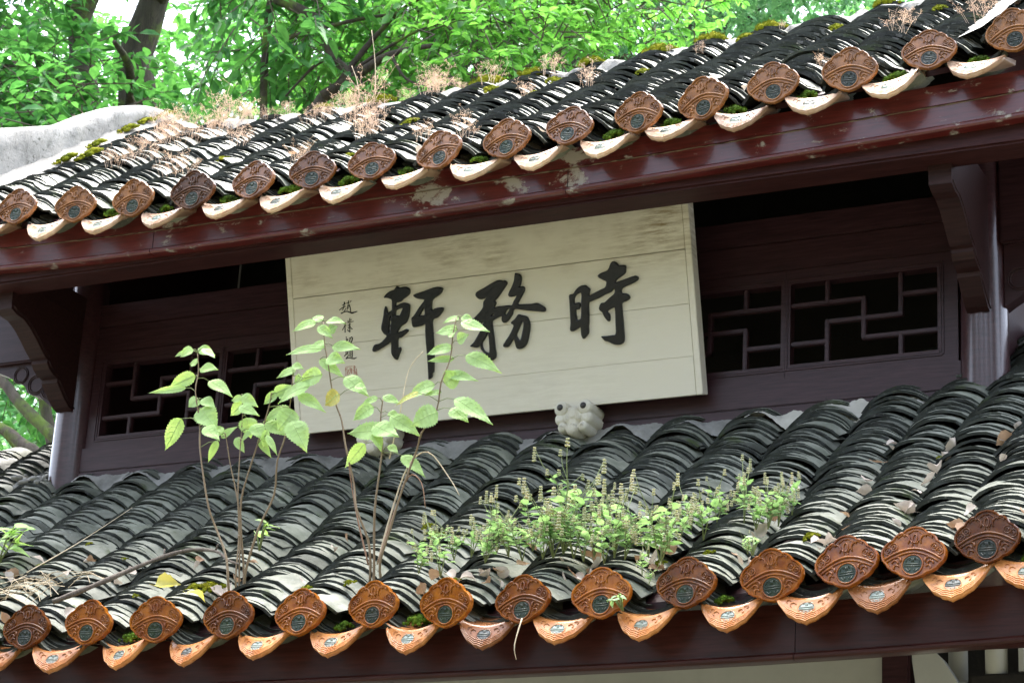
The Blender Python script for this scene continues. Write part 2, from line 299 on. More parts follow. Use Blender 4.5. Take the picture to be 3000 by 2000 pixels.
# ---------------------------------------------------------------- surveyed shapes (metres, in the plaque plane or the scene)
GLYPH = {"xuan":[[[0.4497,0.4838],[0.4608,0.476],[0.474,0.4784],[0.4869,0.4765],[0.4968,0.4696],[0.4994,0.4624],[0.4959,0.4512],[0.4844,0.4432],[0.4709,0.4366],[0.4613,0.4296],[0.4481,0.4271],[0.4416,0.4278],[0.44,0.4134],[0.454,0.4188],[0.4672,0.422],[0.4802,0.4213],[0.4915,0.4159],[0.4948,0.4086],[0.492,0.3881],[0.4867,0.3702],[0.4763,0.3528],[0.456,0.3422],[0.4447,0.3296],[0.4388,0.3214],[0.4572,0.3236],[0.4759,0.3293],[0.4827,0.324],[0.4762,0.317],[0.4626,0.3081],[0.4504,0.3019],[0.4398,0.2996],[0.4375,0.276],[0.4378,0.2656],[0.4474,0.2681],[0.4487,0.2587],[0.441,0.2456],[0.4333,0.2291],[0.4291,0.226],[0.4193,0.2339],[0.4108,0.2533],[0.4124,0.289],[0.3942,0.2827],[0.3725,0.2734],[0.3536,0.2655],[0.339,0.2638],[0.337,0.2723],[0.3459,0.2865],[0.3658,0.2891],[0.3823,0.299],[0.3964,0.3126],[0.3866,0.3218],[0.3784,0.3354],[0.378,0.347],[0.3833,0.365],[0.3903,0.3898],[0.3927,0.4035],[0.3995,0.4178],[0.4047,0.4068],[0.4055,0.3928],[0.4158,0.3975],[0.424,0.4024],[0.4256,0.4162],[0.4266,0.4369],[0.4166,0.4438],[0.4064,0.4473],[0.3956,0.4496],[0.4074,0.4611],[0.4238,0.4697],[0.4397,0.4726]],[[0.4389,0.3985],[0.4528,0.4039],[0.4672,0.4046],[0.461,0.3914],[0.453,0.3784],[0.4459,0.3803],[0.4368,0.3813]],[[0.4127,0.3735],[0.4194,0.3832],[0.42,0.3762],[0.415,0.3686],[0.4187,0.3589],[0.4134,0.3479],[0.4142,0.3409],[0.4109,0.325],[0.4075,0.3207],[0.4057,0.3256],[0.4091,0.36]],[[0.6035,0.4629],[0.62,0.461],[0.6278,0.456],[0.6263,0.4493],[0.617,0.4377],[0.5996,0.4293],[0.5833,0.4173],[0.5808,0.3842],[0.594,0.3885],[0.6095,0.3903],[0.6253,0.3885],[0.6241,0.3795],[0.6142,0.3679],[0.5993,0.3569],[0.5808,0.3504],[0.5789,0.3189],[0.5789,0.2845],[0.577,0.2388],[0.5771,0.2273],[0.572,0.1728],[0.5656,0.1666],[0.5638,0.153],[0.5538,0.1467],[0.5502,0.1498],[0.5511,0.1955],[0.5507,0.2414],[0.5498,0.2806],[0.5503,0.315],[0.5516,0.339],[0.5359,0.3349],[0.515,0.333],[0.5047,0.3332],[0.5005,0.3398],[0.4994,0.3596],[0.5007,0.3664],[0.5117,0.3744],[0.5273,0.3935],[0.5414,0.4081],[0.5531,0.4195],[0.5525,0.4253],[0.5327,0.4298],[0.5202,0.4358],[0.5125,0.4436],[0.5237,0.4481],[0.5525,0.453],[0.5788,0.4592]],[[0.5513,0.3966],[0.552,0.3712],[0.5385,0.3704],[0.5294,0.369],[0.5367,0.3798]]],"wu":[[[0.8501,0.4594],[0.8607,0.4558],[0.8703,0.4553],[0.8763,0.4492],[0.8727,0.4397],[0.8608,0.4268],[0.8449,0.4089],[0.8318,0.3961],[0.8259,0.3912],[0.8295,0.381],[0.8207,0.3681],[0.8395,0.3695],[0.8587,0.369],[0.878,0.3684],[0.89,0.3677],[0.8982,0.381],[0.9104,0.3983],[0.8972,0.3982],[0.8839,0.3979],[0.8795,0.4039],[0.8827,0.4134],[0.895,0.4317],[0.905,0.4525],[0.9099,0.4749],[0.9199,0.4744],[0.9291,0.4694],[0.9324,0.4559],[0.928,0.4389],[0.923,0.4275],[0.9367,0.4281],[0.9416,0.421],[0.9376,0.4094],[0.9254,0.3911],[0.9117,0.3691],[0.9355,0.3665],[0.9639,0.364],[0.9843,0.365],[0.9991,0.3569],[1.0126,0.3467],[1.0135,0.3379],[1.0068,0.3332],[0.9786,0.3378],[0.9433,0.3444],[0.8973,0.3538],[0.8889,0.3383],[0.8742,0.3203],[0.8615,0.3118],[0.852,0.3128],[0.8474,0.322],[0.8477,0.3351],[0.8317,0.3314],[0.8142,0.3249],[0.8094,0.3184],[0.8101,0.2964],[0.8124,0.2699],[0.8138,0.2325],[0.8156,0.2083],[0.8126,0.1944],[0.7986,0.1859],[0.7904,0.1802],[0.7819,0.1898],[0.7759,0.2057],[0.7695,0.2173],[0.7607,0.2292],[0.7582,0.2437],[0.7467,0.2372],[0.7203,0.2432],[0.7334,0.2539],[0.7496,0.2742],[0.7632,0.2926],[0.7704,0.3072],[0.7772,0.323],[0.7588,0.315],[0.7432,0.3189],[0.7345,0.3319],[0.7501,0.3445],[0.7709,0.3621],[0.7797,0.3743],[0.7834,0.3915],[0.7962,0.4055],[0.7764,0.4015],[0.7645,0.4046],[0.7555,0.4144],[0.7557,0.4232],[0.764,0.43],[0.7891,0.4393],[0.8117,0.4488],[0.8317,0.4565]],[[0.8096,0.3436],[0.8183,0.3466],[0.8193,0.3432],[0.8116,0.3379]],[[0.8613,0.3457],[0.8698,0.3557],[0.8807,0.3572],[0.8751,0.3464],[0.8659,0.3369],[0.8618,0.3402]],[[0.7904,0.2831],[0.7924,0.2785],[0.7939,0.2499],[0.7917,0.2151],[0.7816,0.2165],[0.7724,0.2236],[0.7672,0.2351],[0.766,0.2506],[0.7781,0.2658]],[[0.9113,0.3333],[0.923,0.3303],[0.9347,0.3268],[0.9439,0.3215],[0.95,0.3078],[0.9517,0.2902],[0.9468,0.2668],[0.9387,0.2394],[0.9265,0.2221],[0.9081,0.2157],[0.8964,0.2197],[0.8918,0.2376],[0.887,0.2523],[0.8738,0.2373],[0.8634,0.2275],[0.8502,0.2277],[0.8463,0.2336],[0.8566,0.2478],[0.8724,0.2658],[0.8847,0.2842],[0.8906,0.2988],[0.8816,0.3064],[0.8857,0.3125],[0.8983,0.3199]],[[0.9217,0.3069],[0.9283,0.3062],[0.9287,0.2948],[0.9204,0.2652],[0.9136,0.2463],[0.9081,0.2458],[0.9016,0.2552],[0.8989,0.2663],[0.91,0.2859]]],"shi":[[[1.2768,0.4738],[1.2886,0.4677],[1.2968,0.4584],[1.3188,0.4558],[1.319,0.4444],[1.3156,0.4303],[1.3004,0.4207],[1.2841,0.4122],[1.2789,0.4025],[1.297,0.4056],[1.3219,0.411],[1.3399,0.4151],[1.3533,0.4161],[1.3607,0.4117],[1.36,0.4035],[1.3495,0.3965],[1.329,0.3895],[1.3005,0.3804],[1.2992,0.3644],[1.3177,0.3598],[1.3258,0.3507],[1.3241,0.3426],[1.3113,0.3358],[1.2965,0.3308],[1.295,0.3045],[1.2954,0.2632],[1.2958,0.2261],[1.2935,0.2036],[1.2843,0.1943],[1.2686,0.1928],[1.2534,0.1974],[1.2385,0.2062],[1.2255,0.2107],[1.2172,0.2198],[1.2137,0.2263],[1.2311,0.2256],[1.2535,0.2263],[1.2661,0.2302],[1.2683,0.2661],[1.2702,0.301],[1.2688,0.3188],[1.2564,0.317],[1.2412,0.3093],[1.2482,0.2993],[1.2496,0.2888],[1.2476,0.2776],[1.2429,0.275],[1.2357,0.282],[1.2278,0.2953],[1.2231,0.3072],[1.2148,0.3153],[1.2126,0.3239],[1.2212,0.3385],[1.2336,0.3392],[1.2525,0.3526],[1.2726,0.3659],[1.2745,0.3812],[1.2681,0.3799],[1.2586,0.3727],[1.2357,0.3659],[1.2126,0.3571],[1.185,0.3497],[1.1752,0.3446],[1.1735,0.3177],[1.1709,0.2806],[1.1682,0.2664],[1.1678,0.2477],[1.1626,0.2379],[1.147,0.226],[1.1402,0.2402],[1.14,0.2662],[1.1261,0.2615],[1.1109,0.2554],[1.101,0.2599],[1.1041,0.2836],[1.1051,0.3252],[1.106,0.3564],[1.1056,0.3742],[1.1095,0.38],[1.1221,0.3817],[1.1332,0.394],[1.1487,0.4038],[1.167,0.4059],[1.1776,0.3974],[1.1838,0.3904],[1.1808,0.3814],[1.1798,0.369],[1.1983,0.3753],[1.2214,0.3831],[1.2398,0.3893],[1.2451,0.3991],[1.2459,0.4093],[1.2331,0.417],[1.2162,0.4304],[1.2305,0.4402],[1.2545,0.4468],[1.2662,0.4672]],[[1.1504,0.3817],[1.1517,0.3701],[1.1483,0.3475],[1.1468,0.3227],[1.1422,0.2941],[1.1296,0.2913],[1.127,0.3019],[1.1262,0.326],[1.1369,0.3269],[1.1435,0.3377],[1.1438,0.348],[1.1354,0.35],[1.1229,0.3493],[1.1243,0.3669],[1.1331,0.3784],[1.1448,0.3823]]],"zhao":[[[0.2324,0.4511,0.0025],[0.2305,0.4438,0.0019],[0.2295,0.4374,0.0017]],[[0.2228,0.4409,0.0011],[0.2299,0.4434,0.0011],[0.2376,0.4468,0.0011]],[[0.2105,0.4258,0.0017],[0.2238,0.4333,0.0015],[0.2369,0.4366,0.0012]],[[0.2295,0.4374,0.0016],[0.2232,0.424,0.0016]],[[0.2374,0.429,0.0011],[0.2292,0.4196,0.0011]],[[0.2165,0.413,0.002],[0.2302,0.4176,0.002],[0.2419,0.4173,0.0017],[0.2511,0.413,0.0023],[0.2605,0.4097,0.0031],[0.2722,0.4112,0.002],[0.2814,0.413,0.0014]],[[0.2499,0.4548,0.0017],[0.2471,0.4457,0.0017]],[[0.2605,0.4531,0.0012],[0.2549,0.45,0.0012]],[[0.2392,0.4461,0.0011],[0.2515,0.4471,0.0011]],[[0.2469,0.442,0.0014],[0.2439,0.4311,0.0012],[0.2417,0.4229,0.0008]],[[0.2511,0.4415,0.0014],[0.2549,0.428,0.0014],[0.2555,0.4149,0.0014]],[[0.2454,0.4366,0.001],[0.2496,0.4352,0.001]],[[0.2449,0.4296,0.0011],[0.2481,0.4292,0.0011]]],"pu":[[[0.2305,0.3778,0.0014],[0.2283,0.3626,0.0015],[0.2274,0.344,0.0017]],[[0.2259,0.3741,0.0011],[0.2336,0.3775,0.0011]],[[0.2282,0.3692,0.0012],[0.2169,0.3531,0.0012]],[[0.2308,0.368,0.001],[0.234,0.3681,0.001]],[[0.2501,0.3916,0.0014],[0.2486,0.3782,0.0014]],[[0.2421,0.3841,0.0014],[0.2426,0.377,0.0014]],[[0.2562,0.3877,0.001],[0.2533,0.3843,0.001]],[[0.24,0.3768,0.0011],[0.2529,0.3787,0.0011],[0.2635,0.3794,0.0011]],[[0.2404,0.3679,0.001],[0.2513,0.3714,0.001]],[[0.2411,0.3627,0.0009],[0.2498,0.3655,0.0009]],[[0.2401,0.3567,0.0009],[0.2516,0.3611,0.0009]],[[0.2483,0.3745,0.0014],[0.2471,0.3438,0.0014]],[[0.2381,0.3513,0.0014],[0.2461,0.3439,0.0014]],[[0.2523,0.3563,0.0014],[0.2579,0.3529,0.0014]]],"chu":[[[0.2298,0.3264,0.0018],[0.232,0.3252,0.0018]],[[0.2287,0.319,0.0011],[0.2345,0.3201,0.0011]],[[0.2334,0.32,0.0013],[0.2309,0.3101,0.0013],[0.2292,0.3022,0.0013]],[[0.2263,0.3096,0.0011],[0.2372,0.3176,0.0011]],[[0.2433,0.321,0.0012],[0.2539,0.3249,0.0018],[0.2558,0.3197,0.0021],[0.2529,0.3109,0.0018],[0.2466,0.3045,0.0018]],[[0.2466,0.3196,0.0013],[0.2438,0.3128,0.0013],[0.2399,0.3072,0.0013]]],"ti":[[[0.2256,0.2773,0.0012],[0.2254,0.2662,0.0012]],[[0.2299,0.2809,0.0015],[0.2358,0.2823,0.0015],[0.2325,0.2685,0.0015]],[[0.2259,0.2732,0.0009],[0.2317,0.2736,0.0009]],[[0.218,0.2598,0.0015],[0.2253,0.2652,0.0015],[0.2324,0.2675,0.0015]],[[0.2355,0.2621,0.0015],[0.2242,0.2501,0.0015]],[[0.2242,0.2501,0.0017],[0.2348,0.2526,0.0015],[0.2483,0.2487,0.0021],[0.2574,0.2473,0.0024],[0.2668,0.2499,0.0011]],[[0.2369,0.2812,0.0017],[0.2496,0.2814,0.0017]],[[0.2424,0.2776,0.0015],[0.2409,0.2575,0.0015]],[[0.2435,0.2775,0.0016],[0.2515,0.2767,0.0016],[0.2498,0.2536,0.0016]],[[0.2418,0.2696,0.0009],[0.2476,0.271,0.0009]],[[0.2413,0.2635,0.0009],[0.2471,0.264,0.0009]],[[0.2408,0.2565,0.0012],[0.2499,0.2546,0.0012]]],"seal":[[[0.221,0.2211,0.0006],[0.2475,0.2215,0.0006]],[[0.2521,0.2221,0.0006],[0.2577,0.2205,0.0006],[0.262,0.2161,0.0006]],[[0.2633,0.2109,0.0006],[0.2642,0.1906,0.0006],[0.2624,0.1827,0.0006],[0.2526,0.1822,0.0006]],[[0.2468,0.1812,0.0006],[0.2341,0.1809,0.0006]],[[0.2209,0.2201,0.0006],[0.2191,0.2122,0.0006],[0.22,0.2,0.0006],[0.2188,0.192,0.0006],[0.2209,0.1893,0.0006]],[[0.2203,0.2121,0.0006],[0.2275,0.2164,0.0006]],[[0.2234,0.2077,0.0006],[0.2339,0.2097,0.0006],[0.2287,0.2011,0.0006],[0.2255,0.2045,0.0006]],[[0.2391,0.2173,0.0006],[0.2375,0.2114,0.0006],[0.2404,0.204,0.0006],[0.2317,0.1948,0.0006]],[[0.2263,0.2004,0.0006],[0.2269,0.1922,0.0006],[0.2345,0.1854,0.0006]],[[0.2441,0.2148,0.0006],[0.2432,0.1947,0.0006]],[[0.2397,0.2102,0.0006],[0.2477,0.2084,0.0006]],[[0.2517,0.2161,0.0006],[0.2572,0.2125,0.0006]],[[0.2555,0.2207,0.0006],[0.2534,0.1927,0.0006]],[[0.2499,0.2072,0.0006],[0.2589,0.2053,0.0006]],[[0.2501,0.2021,0.0006],[0.2597,0.2001,0.0006]],[[0.2608,0.199,0.0006],[0.2594,0.1881,0.0006]]]}
SAP = {"S1":[[[-0.265,-1.116,3.274],[-0.277,-1.116,3.332],[-0.299,-1.116,3.381],[-0.34,-1.116,3.451],[-0.363,-1.116,3.511],[-0.391,-1.116,3.604],[-0.419,-1.116,3.708],[-0.439,-1.116,3.801],[-0.456,-1.116,3.895],[-0.462,-1.116,3.965],[-0.472,-1.116,4.03]],[[[-0.48,-1.116,4.037],[-0.524,-1.116,4.014],0.027],[[-0.478,-1.116,4.05],[-0.423,-1.116,4.026],0.025],[[-0.437,-1.116,4.032],[-0.378,-1.116,3.989],0.019],[[-0.513,-1.116,4.041],[-0.568,-1.116,4.032],0.011],[[-0.467,-1.116,3.998],[-0.501,-1.116,3.997],0.024],[[-0.46,-1.116,3.979],[-0.389,-1.116,3.966],0.027],[[-0.473,-1.116,3.955],[-0.567,-1.116,3.92],0.034],[[-0.433,-1.116,3.939],[-0.346,-1.116,3.881],0.03],[[-0.494,-1.116,3.91],[-0.613,-1.116,3.896],0.017],[[-0.451,-1.116,3.874],[-0.482,-1.116,3.848],0.034],[[-0.441,-1.116,3.875],[-0.388,-1.116,3.839],0.027],[[-0.444,-1.116,3.845],[-0.371,-1.116,3.766],0.052],[[-0.512,-1.116,3.817],[-0.579,-1.116,3.725],0.041],[[-0.407,-1.116,3.775],[-0.337,-1.116,3.718],0.032],[[-0.37,-1.116,3.732],[-0.404,-1.116,3.667],0.017]]],"S2":[[[-0.257,-1.093,3.289],[-0.269,-1.093,3.423],[-0.279,-1.093,3.545],[-0.287,-1.093,3.667],[-0.296,-1.093,3.761],[-0.293,-1.093,3.829],[-0.298,-1.093,3.872]],[[[-0.304,-1.093,3.869],[-0.349,-1.093,3.869],0.018],[[-0.295,-1.093,3.872],[-0.232,-1.093,3.829],0.025],[[-0.299,-1.093,3.855],[-0.355,-1.093,3.823],0.03],[[-0.297,-1.093,3.835],[-0.221,-1.093,3.798],0.023],[[-0.285,-1.093,3.806],[-0.271,-1.093,3.741],0.04],[[-0.329,-1.093,3.75],[-0.292,-1.093,3.698],0.021],[[-0.248,-1.093,3.759],[-0.288,-1.093,3.722],0.015]]],"S3":[[[-0.258,-1.079,3.298],[-0.278,-1.079,3.476],[-0.308,-1.079,3.58],[-0.335,-1.079,3.661],[-0.355,-1.079,3.738],[-0.359,-1.079,3.763]],[[[-0.39,-1.079,3.759],[-0.338,-1.079,3.793],0.019],[[-0.385,-1.079,3.77],[-0.431,-1.079,3.795],0.027]]],"S4":[[[-0.254,-1.069,3.304],[-0.272,-1.069,3.438],[-0.281,-1.069,3.542],[-0.262,-1.069,3.634],[-0.243,-1.069,3.718],[-0.217,-1.069,3.84],[-0.209,-1.069,3.885]],[[[-0.19,-1.069,3.881],[-0.244,-1.069,3.854],0.025],[[-0.202,-1.069,3.88],[-0.144,-1.069,3.909],0.025],[[-0.182,-1.069,3.869],[-0.156,-1.069,3.864],0.01],[[-0.154,-1.069,3.838],[-0.239,-1.069,3.796],0.031],[[-0.249,-1.069,3.78],[-0.213,-1.069,3.724],0.034],[[-0.233,-1.069,3.797],[-0.157,-1.069,3.749],0.032],[[-0.201,-1.069,3.757],[-0.217,-1.069,3.702],0.016],[[-0.197,-1.069,3.737],[-0.159,-1.069,3.672],0.015],[[-0.253,-1.069,3.747],[-0.21,-1.069,3.683],0.019]]],"S5":[[[-0.236,-1.072,3.302],[-0.207,-1.072,3.444],[-0.17,-1.072,3.552],[-0.158,-1.072,3.653],[-0.142,-1.072,3.736],[-0.137,-1.072,3.832],[-0.13,-1.072,3.928]],[[[-0.133,-1.072,3.957],[-0.195,-1.072,3.93],0.021],[[-0.127,-1.072,3.96],[-0.083,-1.072,3.94],0.017],[[-0.121,-1.072,3.933],[-0.152,-1.072,3.925],0.024],[[-0.057,-1.072,3.881],[-0.185,-1.072,3.847],0.036],[[-0.123,-1.072,3.819],[-0.166,-1.072,3.749],0.051],[[-0.109,-1.072,3.773],[-0.053,-1.072,3.672],0.05],[[-0.102,-1.072,3.863],[-0.012,-1.072,3.804],0.027],[[-0.017,-1.072,3.918],[-0.12,-1.072,3.903],0.042]]],"C1":[[[0.17,-1.041,3.323],[0.156,-1.041,3.398],[0.116,-1.041,3.491],[0.09,-1.041,3.574],[0.064,-1.041,3.673],[0.05,-1.041,3.718],[0.033,-1.041,3.781],[0.01,-1.041,3.833],[-0.017,-1.041,3.893],[-0.03,-1.041,3.969],[-0.052,-1.041,4.04],[-0.066,-1.041,4.117]],[[[-0.066,-1.041,4.12],[-0.113,-1.041,4.139],0.021],[[-0.06,-1.041,4.122],[0.009,-1.041,4.107],0.023],[[-0.077,-1.041,4.107],[-0.156,-1.041,4.082],0.026],[[-0.073,-1.041,4.098],[-0.022,-1.041,4.053],0.023],[[-0.041,-1.041,4.082],[-0.013,-1.041,4.097],0.023],[[-0.059,-1.041,4.038],[-0.128,-1.041,4.046],0.036],[[-0.044,-1.041,4.016],[-0.18,-1.041,4.012],0.025],[[-0.034,-1.041,4.038],[0.075,-1.041,4.011],0.028],[[-0.029,-1.041,3.986],[0.038,-1.041,3.962],0.033],[[-0.065,-1.041,3.99],[0.021,-1.041,3.925],0.024],[[0.024,-1.041,3.864],[-0.03,-1.041,3.833],0.043],[[0.023,-1.041,3.929],[0.109,-1.041,3.858],0.036],[[0.079,-1.041,3.884],[0.117,-1.041,3.873],0.019]]],"C2":[[[0.184,-1.043,3.321],[0.182,-1.043,3.476],[0.187,-1.043,3.595],[0.184,-1.043,3.691],[0.177,-1.043,3.746],[0.173,-1.043,3.79],[0.172,-1.043,3.839]],[[[0.165,-1.043,3.835],[0.106,-1.043,3.815],0.019],[[0.178,-1.043,3.842],[0.235,-1.043,3.814],0.021],[[0.16,-1.043,3.803],[0.096,-1.043,3.762],0.036],[[0.185,-1.043,3.797],[0.223,-1.043,3.784],0.019],[[0.199,-1.043,3.781],[0.299,-1.043,3.713],0.035],[[0.162,-1.043,3.743],[0.266,-1.043,3.692],0.042],[[0.172,-1.043,3.742],[0.042,-1.043,3.746],0.046],[[0.17,-1.043,3.718],[0.197,-1.043,3.657],0.023],[[0.13,-1.043,3.693],[0.055,-1.043,3.629],0.03],[[0.239,-1.043,3.659],[0.324,-1.043,3.583],0.028],[[0.215,-1.043,3.68],[0.245,-1.043,3.655],0.019]]],"C3":[[[0.215,-1.048,3.318],[0.24,-1.048,3.419],[0.263,-1.048,3.52],[0.283,-1.048,3.595],[0.304,-1.048,3.666],[0.325,-1.048,3.708],[0.362,-1.048,3.781],[0.379,-1.048,3.863],[0.397,-1.048,3.939],[0.41,-1.048,4.009],[0.414,-1.048,4.071]],[[[0.411,-1.048,4.077],[0.357,-1.048,4.065],0.018],[[0.423,-1.048,4.076],[0.464,-1.048,4.059],0.019],[[0.403,-1.048,4.044],[0.319,-1.048,4.048],0.027],[[0.431,-1.048,4.053],[0.519,-1.048,4.02],0.03],[[0.417,-1.048,4.009],[0.393,-1.048,4.012],0.019],[[0.42,-1.048,3.995],[0.46,-1.048,4.011],0.028],[[0.393,-1.048,3.984],[0.301,-1.048,3.972],0.027],[[0.398,-1.048,3.95],[0.309,-1.048,3.949],0.016],[[0.44,-1.048,3.956],[0.554,-1.048,3.893],0.035],[[0.383,-1.048,3.865],[0.436,-1.048,3.896],0.042],[[0.388,-1.048,3.898],[0.489,-1.048,3.867],0.025],[[0.347,-1.048,3.866],[0.252,-1.048,3.832],0.035],[[0.369,-1.048,3.841],[0.315,-1.048,3.832],0.015],[[0.316,-1.048,3.83],[0.224,-1.048,3.804],0.019],[[0.427,-1.048,3.808],[0.545,-1.048,3.725],0.039],[[0.399,-1.048,3.791],[0.452,-1.048,3.748],0.042],[[0.375,-1.048,3.769],[0.289,-1.048,3.733],0.055]]]}
HERBS = [[0.511,-1.228,3.201,0.175],[0.418,-1.189,3.226,0.138],[0.482,-1.097,3.286,0.157],[0.527,-1.079,3.298,0.175],[0.606,-1.143,3.257,0.148],[0.595,-1.051,3.316,0.184],[0.659,-1.101,3.284,0.166],[0.72,-1.136,3.261,0.194],[0.713,-1.058,3.312,0.212],[0.783,-1.134,3.262,0.175],[0.811,-1.126,3.268,0.221],[0.825,-1.09,3.291,0.258],[0.88,-1.137,3.26,0.24],[0.926,-1.17,3.239,0.212],[0.947,-1.148,3.253,0.184],[1.005,-1.207,3.215,0.175],[1.014,-1.16,3.246,0.221],[1.059,-1.192,3.225,0.157],[1.032,-1.062,3.309,0.12],[1.124,-1.178,3.234,0.184],[1.184,-1.236,3.196,0.212],[1.178,-1.162,3.244,0.157],[1.176,-1.087,3.293,0.175],[1.169,-0.983,3.361,0.166],[1.242,-1.073,3.302,0.184],[1.23,-0.941,3.388,0.138],[1.318,-0.958,3.377,0.184],[1.377,-1.021,3.336,0.175],[1.414,-1.028,3.331,0.157],[1.436,-1.006,3.345,0.175],[1.449,-0.93,3.395,0.138],[0.759,-0.907,3.41,0.212],[0.866,-0.926,3.397,0.157],[1.17,-1.329,3.136,0.083],[1.43,-1.228,3.201,0.055],[1.223,-1.406,3.086,0.065],[0.376,-1.027,3.332,0.12]]
DRY = [[-1.551,-0.243,5.189,0.095],[-1.504,-0.12,5.279,0.116],[-1.599,0.133,5.462,0.148],[-1.689,0.342,5.614,0.137],[-1.449,0.106,5.443,0.105],[-1.041,-0.492,5.008,0.127],[-1.416,0.194,5.507,0.158],[-1.511,0.467,5.705,0.158],[-1.094,-0.082,5.306,0.127],[-1.411,0.467,5.705,0.095],[-1.339,0.483,5.717,0.084],[-1.214,0.467,5.705,0.084],[-0.994,0.228,5.532,0.095],[-0.957,0.317,5.596,0.074],[-0.888,0.332,5.607,0.116],[-0.9,0.452,5.695,0.137],[-0.371,-0.324,5.13,0.116],[-0.522,-0.041,5.336,0.137],[-0.635,0.349,5.619,0.063],[-0.554,0.529,5.75,0.116],[-0.533,0.575,5.784,0.127],[-0.02,-0.563,4.957,0.084],[0.182,-0.76,4.814,0.095],[-0.422,-1.156,4.526,0.074],[-0.282,0.62,5.816,0.116],[-0.033,0.543,5.76,0.105],[0.348,-0.046,5.332,0.095],[0.107,-0.052,5.328,0.095],[1.587,-0.313,5.138,0.105],[1.577,-0.202,5.219,0.095],[1.874,-0.471,5.024,0.116],[1.854,-0.302,5.146,0.105],[0.462,0.498,5.728,0.042],[0.913,0.657,5.843,0.042],[1.431,-0.736,4.831,0.053],[0.666,0.234,5.536,0.053],[-2.203,1.239,6.266,0.063],[-0.441,0.575,5.783,0.063]]
# ---------------------------------------------------------------- ground
me = mesh('ground', [(-400, -400, 0), (400, -400, 0), (400, 400, 0), (-400, 400, 0)], [(0, 1, 2, 3)], [M['ground']])
link('ground', me, kind='structure')

# ---------------------------------------------------------------- the pavilion
PAV = empty('pavilion', (0, 0, 0), label='old timber pavilion with two tiers of grey tile roof and dark brown walls', category='building')
def part(name, mb, *mats, parent=None, **kw): return link(name, fixn(mb.me(name, *mats)), parent or PAV, **kw)
def zU(x): return 4.812 + .0155 * (x + .6) ** 2 + (.045 * (x + .9) ** 2 if x < -.9 else 0)      # eave line, upper
def zL(x): return 3.138 + (.047 * (x - .8) ** 2 if x > .8 else 0)                                # eave line, lower
XU = [-2.36, -2.10, -1.85, -1.598, -1.334, -1.09, -.833, -.592, -.351, -.123, .132, .377, .606, .846, 1.061, 1.295, 1.542, 1.795, 2.052, 2.31, 2.56]
XL = [-2.60, -2.36, -2.12, -1.87, -1.63, -1.39, -1.15, -.911, -.673, -.43, -.18, .061, .308, .541, .776, 1.015, 1.259, 1.5, 1.705, 1.886, 2.077, 2.27, 2.47, 2.68]
YU, YL = -.71, -1.23
PU, PL = R(36), R(36.5)

# ---- tiles
def tile_variant(seed, chord=.222, rise=.056, t=.0088, ln=.11, seg=9):
    rn = random.Random(seed); RR = (chord * chord / 4 + rise * rise) / (2 * rise); ha = math.asin(chord / 2 / RR)
    v = []; f = []; mi = []; sm = []
    skew = rn.uniform(-.012, .012); chip = rn.randrange(seg + 1)
    fo, fi, bo = [], [], []
    for i in range(seg + 1):
        a = -ha + 2 * ha * i / seg; cz = rise - RR; jy = rn.uniform(-.0042, .0042) + skew * (i / seg - .5)
        if abs(i - chip) < 2 and rn.random() < .5: jy += .011
        jr = rn.uniform(-.0012, .0012)
        fo.append(((RR + jr) * math.sin(a), jy, cz + (RR + jr) * math.cos(a)))
        fi.append(((RR - t) * math.sin(a), jy + rn.uniform(-.002, .002), cz + (RR - t) * math.cos(a)))
        bo.append((.96 * RR * math.sin(a), ln, cz + RR * math.cos(a)))
    bi = [(p[0] * .9, ln, p[2] - t) for p in bo]; n = seg + 1
    v = fo + bo + fo + fi + fi + bi                       # separate shells so the lip stays sharp
    for i in range(seg):
        f.append((i, i + 1, n + i + 1, n + i)); mi.append(0); sm.append(True)
        f.append((2 * n + i, 3 * n + i, 3 * n + i + 1, 2 * n + i + 1)); mi.append(1); sm.append(False)
        f.append((4 * n + i, 5 * n + i, 5 * n + i + 1, 4 * n + i + 1)); mi.append(1); sm.append(True)
    for e in (0, seg):
        q = (2 * n + e, n + e, 5 * n + e, 3 * n + e); f.append(q if e else q[::-1]); mi.append(1); sm.append(False)
    return np.array(v), f, mi, sm
NV = 8
TV = [tile_variant(s) for s in range(NV)] + [tile_variant(s + 50, t=.0086) for s in range(NV)]     # thick tiles above, thin ones below
TM = []
for i, (v, f, mi, sm) in enumerate(TV): TM.append(mesh('roof_tile', v, f, (M['tile'], M['tile_edge']), mi, sm))
def joined(name, items, variants, mats):
    """items: (4x4 numpy, variant) -> one mesh"""
    vs, fs, mi, sm = [], [], [], []; b = 0
    for A, k_ in items:
        v, f, m_, s_ = variants[k_]; vs.append(v @ A[:3, :3].T + A[:3, 3]); fs += [tuple(b + i for i in q) for q in f]; mi += m_; sm += s_; b += len(v)
    return mesh(name, np.concatenate(vs), fs, mats, mi, sm)
CAM = np.array((3.53, -6.9, 1.6))
